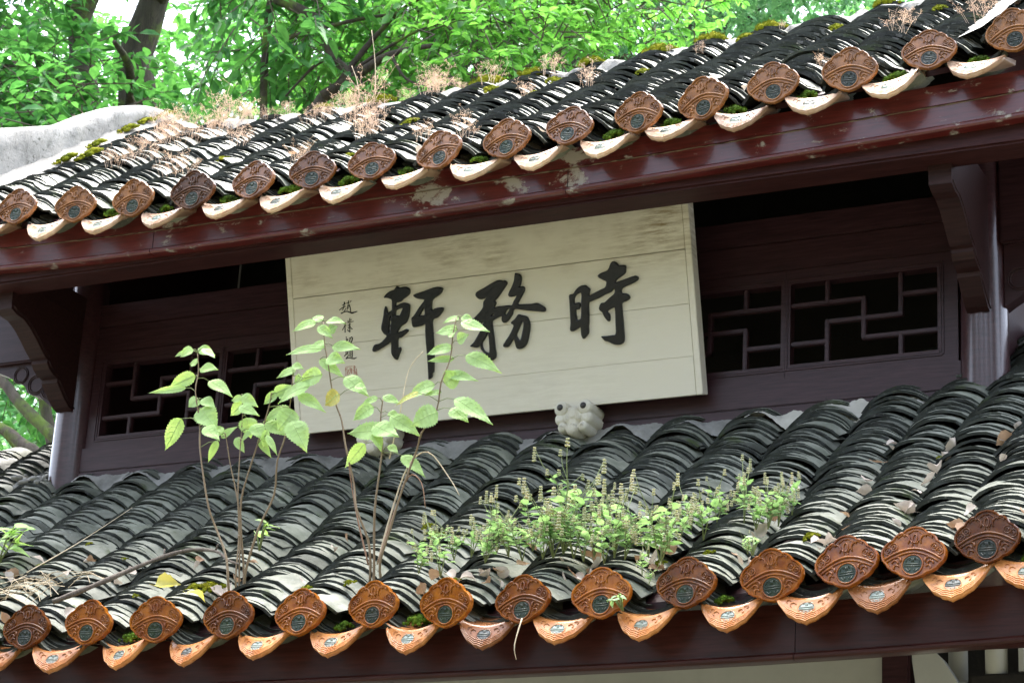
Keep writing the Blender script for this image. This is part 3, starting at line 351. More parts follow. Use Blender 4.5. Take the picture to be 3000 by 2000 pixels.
def place_tiles(xs, zf, y0, pitch, length, expo, seed, back=None, thick=.0090, v0=0):
    rn = random.Random(seed); out = []
    for x in xs:
        s = .012; Lx = back(x) if back else length
        drift = 0; lift_next = 0; ph = rn.uniform(0, 6)
        while s < Lx:
            e = expo * rn.uniform(.62, 1.38); d = math.asin(min(.9, thick / expo)) + rn.uniform(-.05, .05)
            drift = .9 * drift + rn.uniform(-.0055, .0055)
            p = np.array((x + drift + .006 * math.sin(s * 4 + ph), y0 + s * math.cos(pitch), zf(x) - .022 + s * math.sin(pitch) + rn.uniform(-.0015, .003) + .010 * math.sin(s * 5 + ph)))
            th = pitch - d
            if rn.random() < .045: e *= rn.uniform(1.4, 2.3); p[2] += rn.uniform(.002, .009); drift += rn.uniform(-.012, .012)
            A = Matrix.Rotation(rn.gauss(0, .08) + .06 * math.sin(s * 7 + ph), 4, 'Z') @ Matrix.Rotation(th, 4, 'X') @ Matrix.Rotation(rn.gauss(0, .075), 4, 'Y') @ Matrix.Scale(rn.uniform(.92, 1.06), 4)
            A.translation = p; out.append((np.array(A), v0 + rn.randrange(NV))); s += e
    return out
LU = 1.48
backL = lambda x: 1.92
tu = place_tiles([x for x in XU if -1.95 < x < 2.1], zU, YU + .02, PU, LU, .030, 3)
tl = place_tiles(XL, zL, YL + .02, PL, 1.36, .0315, 4, backL, .0084, NV)
allt = [('u', A, k_) for A, k_ in tu] + [('l', A, k_) for A, k_ in tl]
def px(A):      # size on the photograph and whether it is in view
    p = A[:3, 3] - CAM; c = np.array([[.9015894, .42940129, .0524508], [-.1023125, .32946927, -.93860649], [-.42031976, .84087129, .34097912]]) @ p
    u = c[0] / c[2] * 6.83; v = c[1] / c[2] * 6.83
    return (abs(u) < 1.5 and abs(v) < 1.0), c[2]
sc_ = []
for i, (r, A, k_) in enumerate(allt):
    ok, d = px(A); sc_.append((0 if ok else 1, d, i))
pick = set(i for _, _, i in sorted(sc_)[:300])
roofU = empty('upper_roof'); roofU.parent = PAV; roofL = empty('lower_roof'); roofL.parent = PAV
for r, par, nm in (('u', roofU, 'tiles'), ('l', roofL, 'tiles')):
    rest = [(A, k_) for i, (q, A, k_) in enumerate(allt) if q == r and i not in pick]
    link('remaining_roof_tiles', joined('remaining_roof_tiles', rest, TV, (M['tile'], M['tile_edge'])), par, kind='stuff')
for i, (r, A, k_) in enumerate(allt):
    if i in pick: link('roof_tile', TM[k_], roofU if r == 'u' else roofL, mat=Matrix(A.tolist()))
# pan tiles in the valleys and the deck below
def pan_variant(seed, chord=.17, dip=.035, t=.01, ln=.13, seg=6):
    rn = random.Random(seed); f = []; mi = []; sm = []; fo = []; bo = []; lo = []
    for i in range(seg + 1):
        u = -1 + 2 * i / seg; z = -dip * (1 - u * u); j = rn.uniform(-.003, .003)
        fo.append((u * chord / 2, j, z)); bo.append((u * chord / 2, ln, z)); lo.append((u * chord / 2, j, z - t))
    v = fo + bo + fo + lo; n = seg + 1
    for i in range(seg):
        f.append((i, i + 1, n + i + 1, n + i)); mi.append(0); sm.append(True)
        f.append((2 * n + i, 3 * n + i, 3 * n + i + 1, 2 * n + i + 1)); mi.append(1); sm.append(False)
    return np.array(v), f, mi, sm
PVn = [pan_variant(s) for s in range(4)]
def pans(xs, zf, y0, pitch, length, par, back=None):
    items = []; rn = random.Random(9)
    for a, b in zip(xs[:-1], xs[1:]):
        x = (a + b) / 2; s = 0
        for q in range(4):
            A = Matrix.Rotation(.12, 4, 'X') @ Matrix.Rotation(rn.gauss(0, .05), 4, 'Y'); A.translation = (x + rn.uniform(-.006, .006), y0 - .012 + .012 * q, zf(x) - .048 + .011 * q); items.append((np.array(A), rn.randrange(4)))
        while s < (back(x) if back else length):
            A = Matrix.Rotation(pitch - .16, 4, 'X') @ Matrix.Rotation(rn.gauss(0, .03), 4, 'Y')
            A.translation = (x, y0 + s * math.cos(pitch), zf(x) - .036 + s * math.sin(pitch)); items.append((np.array(A), rn.randrange(4))); s += .065
    link('pan_tiles', joined('pan_tiles', items, PVn, (M['tile'], M['tile_edge'])), par, kind='stuff')
pans([x for x in XU if -1.95 < x < 2.1], zU, YU + .02, PU, LU, roofU); pans(XL, zL, YL + .02, PL, 1.36, roofL, backL)
def deck(name, x0, x1, zf, y0, pitch, length, par, off=-.085, th=.02):
    mb = MB(); n = 24; c, s = math.cos(pitch), math.sin(pitch); v = []
    for i in range(n + 1):
        x = x0 + (x1 - x0) * i / n
        for d, t in ((.11, 0), (length, 0), (length, -th), (.11, -th)): v.append((x, y0 + d * c, zf(x) + off + t + d * s))
    f = []
    for i in range(n):
        a = i * 4
        for j in range(4): f.append((a + j, a + (j + 1) % 4, a + 4 + (j + 1) % 4, a + 4 + j))
    f += [(0, 1, 2, 3), (n * 4 + 3, n * 4 + 2, n * 4 + 1, n * 4)]
    mb.add(v, f); part(name, mb, M['brown'], parent=par)
deck('roof_boarding', -2.5, 2.7, zU, YU, PU, 1.55, roofU); deck('roof_boarding', -2.7, 2.8, zL, YL, PL, 2.02, roofL)
mb = MB(); mb.add([(-2.5, .52, 5.68), (2.7, .52, 5.68), (2.7, 2.1, 4.75), (-2.5, 2.1, 4.75)], [(0, 1, 2, 3)]); part('rear_slope', mb, M['dark'], parent=roofU)
# ---- ridge of the upper roof and the plastered gable ridges
def rn_strip(x0, x1, n, zc, y, hw, hh, seed, amp):
    rn = random.Random(seed); mb = MB(); v = []; k_ = 7
    for i in range(n + 1):
        x = x0 + (x1 - x0) * i / n
        for j in range(k_):
            a = math.pi * j / (k_ - 1); q = 1 + rn.uniform(-amp, amp)
            v.append((x, y + hw * math.cos(a) * -1 * q, zc(x) + hh * math.sin(a) * q))
    f = [(i * k_ + j, i * k_ + j + 1, (i + 1) * k_ + j + 1, (i + 1) * k_ + j) for i in range(n) for j in range(k_ - 1)]
    mb.add(v, f, 0, True); return mb
ridge_y = YU + LU * math.cos(PU); ridge_z = LU * math.sin(PU)
part('ridge_mortar', rn_strip(-1.98, 2.0, 90, lambda x: zU(x) + ridge_z - .045, ridge_y + .05, .085, .065, 5, .28), M['plaster'], parent=roofU)
GT = [(-.75, 5.22), (-.55, 5.30), (-.33, 5.40), (-.18, 5.475), (.01, 5.565), (.14, 5.66), (.28, 5.765), (.45, 5.86), (.61, 5.915), (.74, 5.935), (.84, 5.90), (.88, 5.80)]
GB = [(.80, 5.78), (.65, 5.80), (.49, 5.745), (.32, 5.65), (.22, 5.57), (.06, 5.44), (-.14, 5.25), (-.29, 5.12), (-.5, 4.97), (-.75, 4.86)]
def smoothpoly(p, it=2):
    for _ in range(it):
        q = [p[0]]
        for a, b in zip(p[:-1], p[1:]): q += [(a[0] * .75 + b[0] * .25, a[1] * .75 + b[1] * .25), (a[0] * .25 + b[0] * .75, a[1] * .25 + b[1] * .75)]
        p = q + [p[-1]]
    return p
def gable(side):
    top = smoothpoly(GT); n = len(top); rn = random.Random(7 + side); mb = MB()
    ys = [q[0] for q in GB][::-1]; zs = [q[1] for q in GB][::-1]
    v = []; xi, xo = side * (1.97 if side < 0 else 2.13), side * (2.17 if side < 0 else 2.33)
    cols = 8
    for i, (y, z) in enumerate(top):
        zb = float(np.interp(y, ys, zs)) - .05
        ring = []
        for j in range(6):
            ring.append((xi + rn.uniform(-.010, .010), y + rn.uniform(-.004, .004), zb + (z - .02 - zb) * j / 5))
        w = xo - xi
        ring += [(xi + w * .12, y, z), (xi + w * .5, y, z + .008), (xi + w * .88, y, z), (xo, y, z - .03), (xo, y, zb)]
        v += ring
    k_ = 11
    f = [(i * k_ + j, i * k_ + j + 1, (i + 1) * k_ + j + 1, (i + 1) * k_ + j) for i in range(n - 1) for j in range(k_ - 1)]
    f += [tuple(range(k_)), tuple(range((n - 1) * k_, n * k_))[::-1]]
    mb.add(v, f, 0, True); return mb
part('gable_ridge', gable(-1), M['plaster'], parent=roofU, label='bulging whitewashed plaster gable ridge stained grey'); part('gable_ridge', gable(1), M['plaster'], parent=roofU)
for side in (-1, 1):         # flat mortar flashing between ridge and first row of tiles
    mb = MB(); c, s = math.cos(PU), math.sin(PU); v = []; n = 14; rn = random.Random(side)
    for i in range(n + 1):
        d = .08 + 1.38 * i / n
        for j, q in enumerate((1.99, 1.93, 1.86, 1.80)):
            x = side * (q + rn.uniform(-.012, .012)); v.append((x, YU + d * c, zU(x) + .05 - .02 * j + d * s + rn.uniform(-.004, .004)))
    f = [(i * 4 + j, i * 4 + j + 1, i * 4 + j + 5, i * 4 + j + 4) for i in range(n) for j in range(3)]
    mb.add(v, f, 0, True); part('mortar_flashing', mb, M['mortar'], parent=roofU)

# ---- glazed eave caps
HALF = [(0, .072), (.013, .070), (.025, .064), (.033, .055), (.045, .052), (.055, .044), (.061, .033), (.072, .027), (.082, .016), (.0875, .003), (.087, -.011), (.082, -.024), (.073, -.033), (.066, -.043), (.053, -.052), (.041, -.056), (.031, -.064), (.016, -.070), (0, -.074)]
OUT = HALF + [(-x, z) for x, z in HALF[-2:0:-1]]
def arc(cx, cz, r, a0, a1, n=8, ry=None): return [(cx + r * math.cos(R(a0 + (a1 - a0) * i / n)), cz + (ry or r) * math.sin(R(a0 + (a1 - a0) * i / n))) for i in range(n + 1)]
def cap_mesh(name, m):
    mb = MB(); n = len(OUT); v = []
    for sc, y in ((.95, .018), (1, .012), (1, .003), (.975, -.002), (.93, -.002), (.90, .003)): v += [(x * sc, y, z * sc) for x, z in OUT]
    f = [(k_ * n + i, k_ * n + (i + 1) % n, (k_ + 1) * n + (i + 1) % n, (k_ + 1) * n + i) for k_ in range(5) for i in range(n)]
    f += [tuple(5 * n + i for i in range(n)), tuple(range(n - 1, -1, -1))]
    mb.add(v, f, 0, False)
    def T(p, r=.0025, closed=False, y=.0012): mb.tube([(a, y, b) for a, b in p], r, 5, 0, True, closed)
    A = lambda pk, ex, ez, n=14: [(ex * u, pk + (ez - pk) * abs(u) ** 1.8) for u in [-1 + 2 * i / n for i in range(n + 1)]]
    T(A(.010, .079, -.022), .0032); T(A(.000, .071, -.028), .0026)
    T(arc(0, -.034, .0275, 0, 360, 18)[:-1], .0022, True)
    for s in (-1, 1):
        T([(s * x, z) for x, z in arc(.030, .033, .0155, 215, 20, 8) + arc(.036, .0455, .008, 0, 200, 6)], .0022)
        T([(s * x, z) for x, z in [(.004, .020), (.010, .032), (.016, .030), (.014, .042), (.020, .050), (.012, .055), (.006, .060), (0, .058)]], .0018)
        for cx, cz in ((.054, .0145), (.068, .003)):
            T([(s * x, z) for x, z in arc(cx, cz, .0105, 0, 360, 10)[:-1]], .0016, True)
            T([(s * x, z) for x, z in [(cx - .005, cz), (cx, cz + .005), (cx + .005, cz), (cx, cz - .005)]], .0015, True)
        T([(s * x, z) for x, z in arc(.042, -.022, .009, 200, 20, 6)], .0025); T([(s * x, z) for x, z in arc(.047, -.031, .008, 190, 0, 6)], .0025)
        T([(s * x, z) for x, z in arc(.042, -.042, .007, 160, -40, 6)], .0024); T([(s * .033, -.014), (s * .031, -.022), (s * .034, -.027)], .0018)
        mb.ball((s * .006, .002, .019), .0025, 0, 6, 4)
    T(arc(0, .037, .006, 0, 360, 10, .012)[:-1], .0019, True)
    return fixn(mb.me(name, m))
def medal_mesh(name, m, rx=.0245, rz=.0255):
    mb = MB(); n = 18
    v = [(rx * math.cos(a), .0015, rz * math.sin(a)) for a in [2 * math.pi * i / n for i in range(n)]] + [(rx * math.cos(a), .006, rz * math.sin(a)) for a in [2 * math.pi * i / n for i in range(n)]]
    mb.add(v, [tuple(range(n)), tuple(range(2 * n - 1, n - 1, -1))] + [(i, (i + 1) % n, n + (i + 1) % n, n + i) for i in range(n)])
    def T(p, r=.0014): mb.tube([(a, .001, b) for a, b in p], r, 4)
    T([(-.02, .002), (.02, .002)]); T([(-.021, -.004), (.021, -.004)])
    for s in (-1, 1):
        T([(s * x, z) for x, z in [(.018, .006), (.016, .014), (.008, .019), (.004, .016), (.009, .012)]]); T([(s * .002, .018), (s * .002, .007)])
        T([(s * x, z) for x, z in [(.016, -.010), (.010, -.017), (.004, -.016), (.006, -.011)]])
    return fixn(mb.me(name, m))
capL, capU = cap_mesh('eave_cap', M['amber']), cap_mesh('eave_cap', M['brown_glaze'])
medM = medal_mesh('medallion', M['jade'])
rn = random.Random(21)
for xs, zf, y0, me_ in ((XU, zU, YU, capU), (XL, zL, YL, capL)):
    for x in xs:
        if x < -2.4: continue
        o = link('eave_cap', me_, PAV, (x, y0 - .012 + rn.uniform(-.006, .006), zf(x) + rn.uniform(-.006, .006)), (-R(3) + rn.gauss(0, .05), rn.gauss(0, .07), rn.gauss(0, .07)))
        o.scale = [rn.uniform(.96, 1.04)] * 3
        m2 = link('medallion', medM, o, (0, 0, -.034))
# ---- glazed drip tiles
def drip_mesh(name, m):
    mb = MB(); n = 24; v = []; hw = .092
    def top(u): return -.032 * (1 - u * u)
    def bot(u):
        a = abs(u); sc = .0035 * abs(math.sin(a * math.pi * 3.5))
        return -.004 - .094 * (1 - a ** 2.8) - .012 * max(0, 1 - a * 2.5) + sc
    us = [-1 + 2 * i / n for i in range(n + 1)]
    for u in us:
        t, b = top(u), min(bot(u), top(u) - .006); fz = lambda q: t + (b - t) * q
        y = lambda q: -.004 * (1 - u * u)
        v += [(u * hw, .066, t + .082), (u * hw, .012, t + .012), (u * hw, .001, t + .004), (u * hw, .002, fz(.06)), (u * hw * .99, 0, fz(.5)), (u * hw * .985, 0, fz(.96)), (u * hw * .985, .006, fz(1.0)), (u * hw * .96, .016, fz(.97)), (u * hw * .95, .016, fz(.1)), (u * hw, .076, t + .070)]
    k_ = 10
    f = [(i * k_ + j, i * k_ + (j + 1) % k_, (i + 1) * k_ + (j + 1) % k_, (i + 1) * k_ + j) for i in range(n) for j in range(k_)]
    f += [tuple(range(k_)), tuple(range(n * k_, (n + 1) * k_))[::-1]]
    mb.add(v, f, 0, True)
    for q in (.95, .86, .77, .68):
        pts = []
        for u in [-.93 + 1.86 * i / 20 for i in range(21)]:
            t, b = top(u), min(bot(u), top(u) - .006); pts.append((u * hw * (.9 + .1 * q), -.0004, t + (b - t) * q))
        mb.tube(pts, .0021, 4)
    mb.tube([(a, -.0004, b) for a, b in arc(0, -.061, .0225, 0, 360, 14, .019)[:-1]], .0016, 4, 0, True, True)
    for s in (-1, 1):
        mb.tube([(s * x, -.0004, z) for x, z in arc(.037, -.047, .008, -60, 170, 6)], .0016, 4); mb.tube([(s * x, -.0004, z) for x, z in arc(.05, -.034, .006, -60, 170, 6)], .0014, 4)
    return fixn(mb.me(name, m))
drL, drU = drip_mesh('drip_tile', M['drip_amber']), drip_mesh('drip_tile', M['drip_pale'])
medD = medal_mesh('medallion', M['jade_pale'], .021, .0175)
for xs, zf, y0, me_, tilt, dz in ((XU, zU, YU, drU, 34, -.052), (XL, zL, YL, drL, 26, -.052)):
    for a, b in zip(xs[:-1], xs[1:]):
        x = (a + b) / 2
        if x < -2.4: continue
        o = link('drip_tile', me_, PAV, (x + rn.uniform(-.008, .008), y0 + .012, zf(x) + dz + rn.uniform(-.004, .004)), (-R(tilt) + rn.gauss(0, .05), rn.gauss(0, .05), rn.gauss(0, .05)))
        o.scale = [rn.uniform(.95, 1.03)] * 3
        link('medallion', medD, o, (0, -.0015, -.061))

# ---- fascias
def swept(name, prof, zf, x0, x1, m, n=30, par=None, jit=0):
    mb = MB(); k_ = len(prof); v = []
    for i in range(n + 1):
        x = x0 + (x1 - x0) * i / n; z = zf(x)
        v += [(x, p[0] + random.uniform(-jit, jit), z + p[1] + random.uniform(-jit, jit)) for p in prof]
    f = [(i * k_ + j, i * k_ + (j + 1) % k_, (i + 1) * k_ + (j + 1) % k_, (i + 1) * k_ + j) for i in range(n) for j in range(k_)]
    f += [tuple(range(k_)), tuple(range(n * k_, (n + 1) * k_))]
    mb.add(v, f); return part(name, mb, m, parent=par)
lip = lambda y, z: [(y, z), (y - .010, z + .001), (y - .0155, z + .006), (y - .016, z + .013), (y - .011, z + .019)]
dU = lambda x: 4.629 + .40 * (zU(x) - 4.812)
def board(y, z0, z1, th=.03, lipped=True): return (lip(y, z0) + [(y, z0 + .021)] if lipped else [(y, z0)]) + [(y, z1), (y + th, z1), (y + th, z0)]
joints = [-2.5, -1.05, .56, 2.7]
for a, b in zip(joints[:-1], joints[1:]): swept('upper_fascia_board', board(-.62, 0, .088), dU, a + .0015, b - .0015, M['red'], 18)
swept('upper_fascia_rail', board(-.626, .092, .158, .03, False), dU, -2.5, 2.7, M['red'], 36)
swept('fascia_crack_filler', [(-.620, .0885), (-.6225, .090), (-.620, .0915), (-.60, .09)], dU, -2.5, 2.7, M['caulk'], 300, jit=.0016)
dL = lambda x: 2.94 + (.35 * .047 * (x - 1.0) ** 2 if x > 1.0 else 0)
for a, b in ((-2.7, 1.535), (1.535, 2.8)): swept('lower_fascia_board', board(-1.14, 0, .155), dL, a + .001, b - .001, M['maroon'], 24)
mb = MB(); mb.box(-2.5, 2.7, -.592, -.47, 4.612, 4.71, bev=.008); part('eave_purlin', mb, M['purlin'])
mb = MB(); mb.box(-2.7, 2.8, -1.10, -.98, 2.985, 3.07, bev=.01); part('eave_purlin', mb, M['purlin'])

# ---- columns, beams, wall
for sx in (-1.768, 1.765):
    mb = MB(); mb.tube([(sx, 0, 3.4), (sx, 0, 3.9), (sx, 0, 4.5), (sx, 0, 5.05)], [.080, .079, .074, .072], 28); part('column', mb, M['column'])
mb = MB(); mb.box(-1.70, 1.697, -.035, .03, 4.052, 4.1475, bev=.003); part('sill_beam', mb, M['brown'])
mb = MB(); mb.box(-1.70, 1.697, -.038, .03, 3.80, 4.0495, bev=.003); part('base_beam', mb, M['brown'])
gx = [(-1.637, -1.125), (-1.090, -.58), (-.545, -.035), (.002, .512), (.575, 1.085), (1.118, 1.617)]
Z0, Z1 = 4.195, 4.48
for i, (a, b) in enumerate(gx):
    win = MB()
    l = gx[i - 1][1] if i else -1.69; r = gx[i + 1][0] if i < 5 else 1.682
    l = (l + a) / 2 + .0008 if i else -1.692; r = (r + b) / 2 - .0008 if i < 5 else 1.684
    y0, y1 = -.022, .022
    win.box(l, r, y0, y1, 4.150, Z0); win.box(l, r, y0, y1, Z1, 4.53); win.box(l, a, y0 + .001, y1, Z0, Z1); win.box(b, r, y0 + .001, y1, Z0, Z1)
    for q, h in ((.008, .006), (.016, .010)):
        yb = y0 - h * .35
        win.box(a - q, b + q, yb, y0 + .003, Z0 - q - .005, Z0 - q); win.box(a - q, b + q, yb, y0 + .003, Z1 + q, Z1 + q + .005)
        win.box(a - q - .005, a - q, yb, y0 + .003, Z0 - q, Z1 + q); win.box(b + q, b + q + .005, yb, y0 + .003, Z0 - q, Z1 + q)
    wo = part('window', win, M['brown'])
    bars = [('h', .26, 0, .5), ('v', .25, 0, .26), ('v', .5, .26, .74), ('h', .5, .25, .75), ('v', .25, .5, 1), ('h', .74, 0, .25), ('v', .75, 0, .5), ('h', .26, .75, 1), ('h', .74, .5, 1), ('v', .75, .74, 1)]
    mir = i in (0, 2, 4)
    lat = MB(); t = .0075
    for q, (kd, c, s, e) in enumerate(bars):
        eps = .0004 * (q % 3)
        if kd == 'h':
            u0, u1 = (1 - e, 1 - s) if mir else (s, e); z = Z1 - c * (Z1 - Z0)
            xa = a + u0 * (b - a) - (t if 0 < u0 else 0); xb = a + u1 * (b - a) + (t if u1 < 1 else 0)
            lat.box(xa, xb, -.014 - eps, .008 + eps, z - t, z + t, bev=.0025)
        else:
            x = a + ((1 - c) if mir else c) * (b - a)
            lat.box(x - t, x + t, -.0152 - eps, .009 + eps, Z1 - e * (Z1 - Z0) - (t * .9 if e < 1 else 0), Z1 - s * (Z1 - Z0) + (t * .9 if s > 0 else 0), bev=.0025)
    part('lattice', lat, M['brown'], parent=wo)
mb = MB(); mb.box(-1.70, 1.697, -.015, .03, 4.5315, 4.64, bev=.003); part('wall_panel', mb, M['brown'])
mb = MB(); mb.box(-1.70, 1.697, -.018, .03, 4.6415, 4.733, bev=.003); part('wall_panel', mb, M['brown'])
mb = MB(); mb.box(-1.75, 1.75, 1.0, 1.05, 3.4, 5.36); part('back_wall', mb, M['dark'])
for sx in (-1, 1):
    mb = MB(); mb.box(sx * 1.78 - .02, sx * 1.78 + .02, .07, 1.0, 3.4, 5.02); mb.prism([(-.02, 5.021), (1.0, 5.021), (1.0, 5.33), (.52, 5.60), (-.02, 5.20)], 'x', sx * 1.78 - .02, sx * 1.78 + .02); part('side_wall', mb, M['brown'])
    # outer beams and carved spandrels
    mb = MB()
    if sx < 0: mb.box(-3.0, -1.83, -.05, .05, 4.525, 4.85, bev=.006)
    else: mb.box(1.83, 3.0, -.05, .05, 4.525, 4.85, bev=.006)
    part('tie_beam', mb, M['brown'])
    pr = [(1.838, 4.524), (1.838, 4.312), (1.86, 4.327), (1.89, 4.346), (1.915, 4.366), (1.935, 4.382), (1.97, 4.39), (1.995, 4.402), (2.005, 4.422), (2.02, 4.437), (2.06, 4.455), (2.09, 4.474), (2.12, 4.488), (2.165, 4.505), (2.25, 4.524)]
    mb = MB(); mb.prism([(sx * x, z) for x, z in pr], 'y', -.028, .028)
    for cx, cz, r in ((2.035, 4.478, .034), (1.955, 4.432, .040), (1.888, 4.404, .038)):
        for q in (1, .8):
            for yy in (-.029,):
                mb.tube([(sx * (cx + r * q * math.cos(a)), yy, cz + r * q * math.sin(a)) for a in [2 * math.pi * j / 20 for j in range(20)]], .0028, 5, 0, True, True)
    part('carved_spandrel', mb, M['brown'])
# swan-neck brackets under the upper eave
def bracket(cx):
    low = [(-.515, 4.66), (-.512, 4.60), (-.508, 4.548), (-.47, 4.535), (-.43, 4.532), (-.39, 4.515), (-.345, 4.485), (-.305, 4.455), (-.278, 4.437), (-.262, 4.432), (-.262, 4.418), (-.245, 4.400), (-.215, 4.385), (-.19, 4.380), (-.188, 4.365), (-.165, 4.345), (-.135, 4.318), (-.10, 4.295), (-.073, 4.287)]
    up = [(-.073, 4.66), (-.25, 4.66)]
    mb = MB(); mb.prism(low + up, 'x', cx - .036, cx + .036)
    for q in (low[2:10], low[10:14], low[14:]):
        for s in (-1, 1): mb.tube([(cx + s * .0365, y + .01, z + .013) for y, z in q], .003, 5)
    mb.box(cx - .033, cx + .033, -.46, -.05, 4.662, 4.75)
    return mb
for cx in (-1.768, 1.765): part('eave_bracket', bracket(cx), M['brown_side'])
mb = MB(); mb.box(-1.73, 1.73, -.06, .06, 4.93, 5.03, bev=.01); part('wall_plate', mb, M['brown'])
# mortar bedding where the lower roof meets the wall
def bedding(x0, x1, n, seed, hh, whiter):
    rn = random.Random(seed); mb = MB(); v = []; k_ = 6; kn = [rn.random() for _ in range(200)]; hs = [float(np.interp(i / 4.0, range(200), kn)) for i in range(n + 2)]; h2 = [float(np.interp(i / 9.0 + 50, range(200), kn)) for i in range(n + 2)]
    for i in range(n + 1):
        x = x0 + (x1 - x0) * i / n; h = hh * (.5 + .5 * hs[i] + .4 * math.sin(x * 9 + seed)); zb = 3.975
        dip = .034 * math.cos((x - .061) / .2425 * 2 * math.pi) + .022 * (h2[i] - .5)
        for j in range(k_):
            q = j / (k_ - 1); v.append((x, -.098 + .062 * q + rn.uniform(-.002, .002) + .02 * (h2[i] - .5) * (1 - q), zb + dip * (1 - q) + (.034 + h) * q ** .7 + rn.uniform(-.0018, .0018)))
    f = [(i * k_ + j, i * k_ + j + 1, (i + 1) * k_ + j + 1, (i + 1) * k_ + j) for i in range(n) for j in range(k_ - 1)]
    mb.add(v, f, 0, True); return mb
part('mortar_bedding', bedding(-1.80, .95, 330, 3, .022, 0), M['mortar']); part('mortar_bedding', bedding(.95, 1.82, 110, 8, .032, 1), M['lime'])
mb = MB(); rn = random.Random(2)
for i in range(60): mb.ball((-1.95 + .14 * rn.random(), -.10 + .10 * rn.random(), 3.99 + .05 * rn.random()), .008 + .014 * rn.random() ** 2, 0, 6, 5, (rn.uniform(.8, 1.7), 1, rn.uniform(.4, .8)))
part('mortar_lump', mb, M['mortar'])
# ---- under the lower eave
mb = MB(); mb.box(-2.8, 1.43, .04, .10, 0, 3.35); part('plaster_wall', mb, M['wall'])
mb = MB(); mb.box(1.431, 1.52, -.03, .10, 0, 3.35, bev=.006); part('door_post', mb, M['brown'])
mb = MB(); mb.prism([(1.525, 3.35), (1.525, 3.19), (1.535, 3.12), (1.56, 3.06), (1.60, 3.02), (1.70, 3.02), (1.665, 3.12), (1.62, 3.19), (1.58, 3.23), (1.56, 3.35)], 'y', -.02, .03); part('sheen_bracket', mb, M['wall'])  # pale colour stands in for the sheen on a varnished bracket
for cx, r in ((1.775, .034), (1.64, .03)): mb = MB(); mb.tube([(cx, .09 if cx < 1.7 else .03, z) for z in (3.142, 3.25, 3.5)], r, 20); part('highlight_post', mb, M['wall'])  # pale cylinders stand in for the highlight on a dark lacquered column
mb = MB(); mb.box(1.85, 1.866, .0, .06, 3.146, 3.5); part('pale_batten', mb, M['wall'])
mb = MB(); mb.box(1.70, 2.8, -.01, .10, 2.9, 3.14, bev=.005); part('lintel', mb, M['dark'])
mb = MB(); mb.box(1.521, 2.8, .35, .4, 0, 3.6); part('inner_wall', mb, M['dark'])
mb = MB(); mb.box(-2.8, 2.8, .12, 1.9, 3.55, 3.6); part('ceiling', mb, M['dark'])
for cx in (-2.5, 2.62): mb = MB(); mb.tube([(cx, -.95, 0), (cx, -.95, 2.98)], .08, 24); part('porch_column', mb, M['maroon'])

# ---------------------------------------------------------------- the name board
a_ = R(16.314)
SIGN = empty('name_board', (-.712, -.10, 4.095), label='large cream wooden name board with black carved calligraphy hung under the upper eave', category='sign')
SIGN.rotation_euler = (a_, 0, 0)
W_ = 1.557
seams = [(0, .0), (.129, .131), (.3025, .3045), (.4845, .4875)]
zs = [0, .1285, .3035, .486, .74]
for i in range(4):
    mb = MB(); mb.box(.0235, W_ - .0235, 0, .045, zs[i] + (0, .0003, .0006, .0012)[i], zs[i + 1] - (.0003, .0006, .0012, 0)[i], bev=.0007)
    link('plank', fixn(mb.me('plank', M['cream'])), SIGN)
for x0, x1 in ((0, .0225), (W_ - .0225, W_)):
    mb = MB(); mb.box(x0, x1, -.0008, .05, -.0006, .741, bev=.002); link('end_batten', fixn(mb.me('end_batten', M['cream'])), SIGN)
def glyph_curve(name, loops, m, ext=.004, bev=.0035):
    cu = bpy.data.curves.new(name, 'CURVE'); cu.dimensions = '2D'; cu.fill_mode = 'BOTH'; cu.extrude = ext; cu.bevel_depth = bev; cu.bevel_resolution = 2; cu.offset = -bev * .8
    for lp in loops:
        pts = [Vector((x, z, 0)) for x, z in lp]; n = len(pts)
        sp = cu.splines.new('POLY'); q = []
        for i in range(n):
            a, b, c, d = pts[i - 1], pts[i], pts[(i + 1) % n], pts[(i + 2) % n]
            for t in (0, .34, .67): q.append(.5 * ((2 * b) + (c - a) * t + (2 * a - 5 * b + 4 * c - d) * t * t + (3 * b - a - 3 * c + d) * t ** 3))
        sp.points.add(len(q) - 1); sp.use_cyclic_u = True
        for p, r in zip(sp.points, q): p.co = (r.x, r.y, 0, 1)
    ob = bpy.data.objects.new(name, cu); COL.objects.link(ob)
    dg = bpy.context.evaluated_depsgraph_get(); me = bpy.data.meshes.new_from_object(ob.evaluated_get(dg)); bpy.data.objects.remove(ob)
    me.name = name; me.materials.clear(); me.materials.append(m)
    me.transform(Matrix.Rotation(R(90), 4, 'X')); me.polygons.foreach_set('use_smooth', [True] * len(me.polygons)); return me
for k_ in ('shi', 'wu', 'xuan'): link('carved_character', glyph_curve('carved_character', GLYPH[k_], M['lacquer']), SIGN, (0, -.003, 0), label={'shi': 'black carved character at the right end of the board', 'wu': 'black carved character in the middle of the board', 'xuan': 'black carved character at the left of the board, half behind leaves'}[k_])
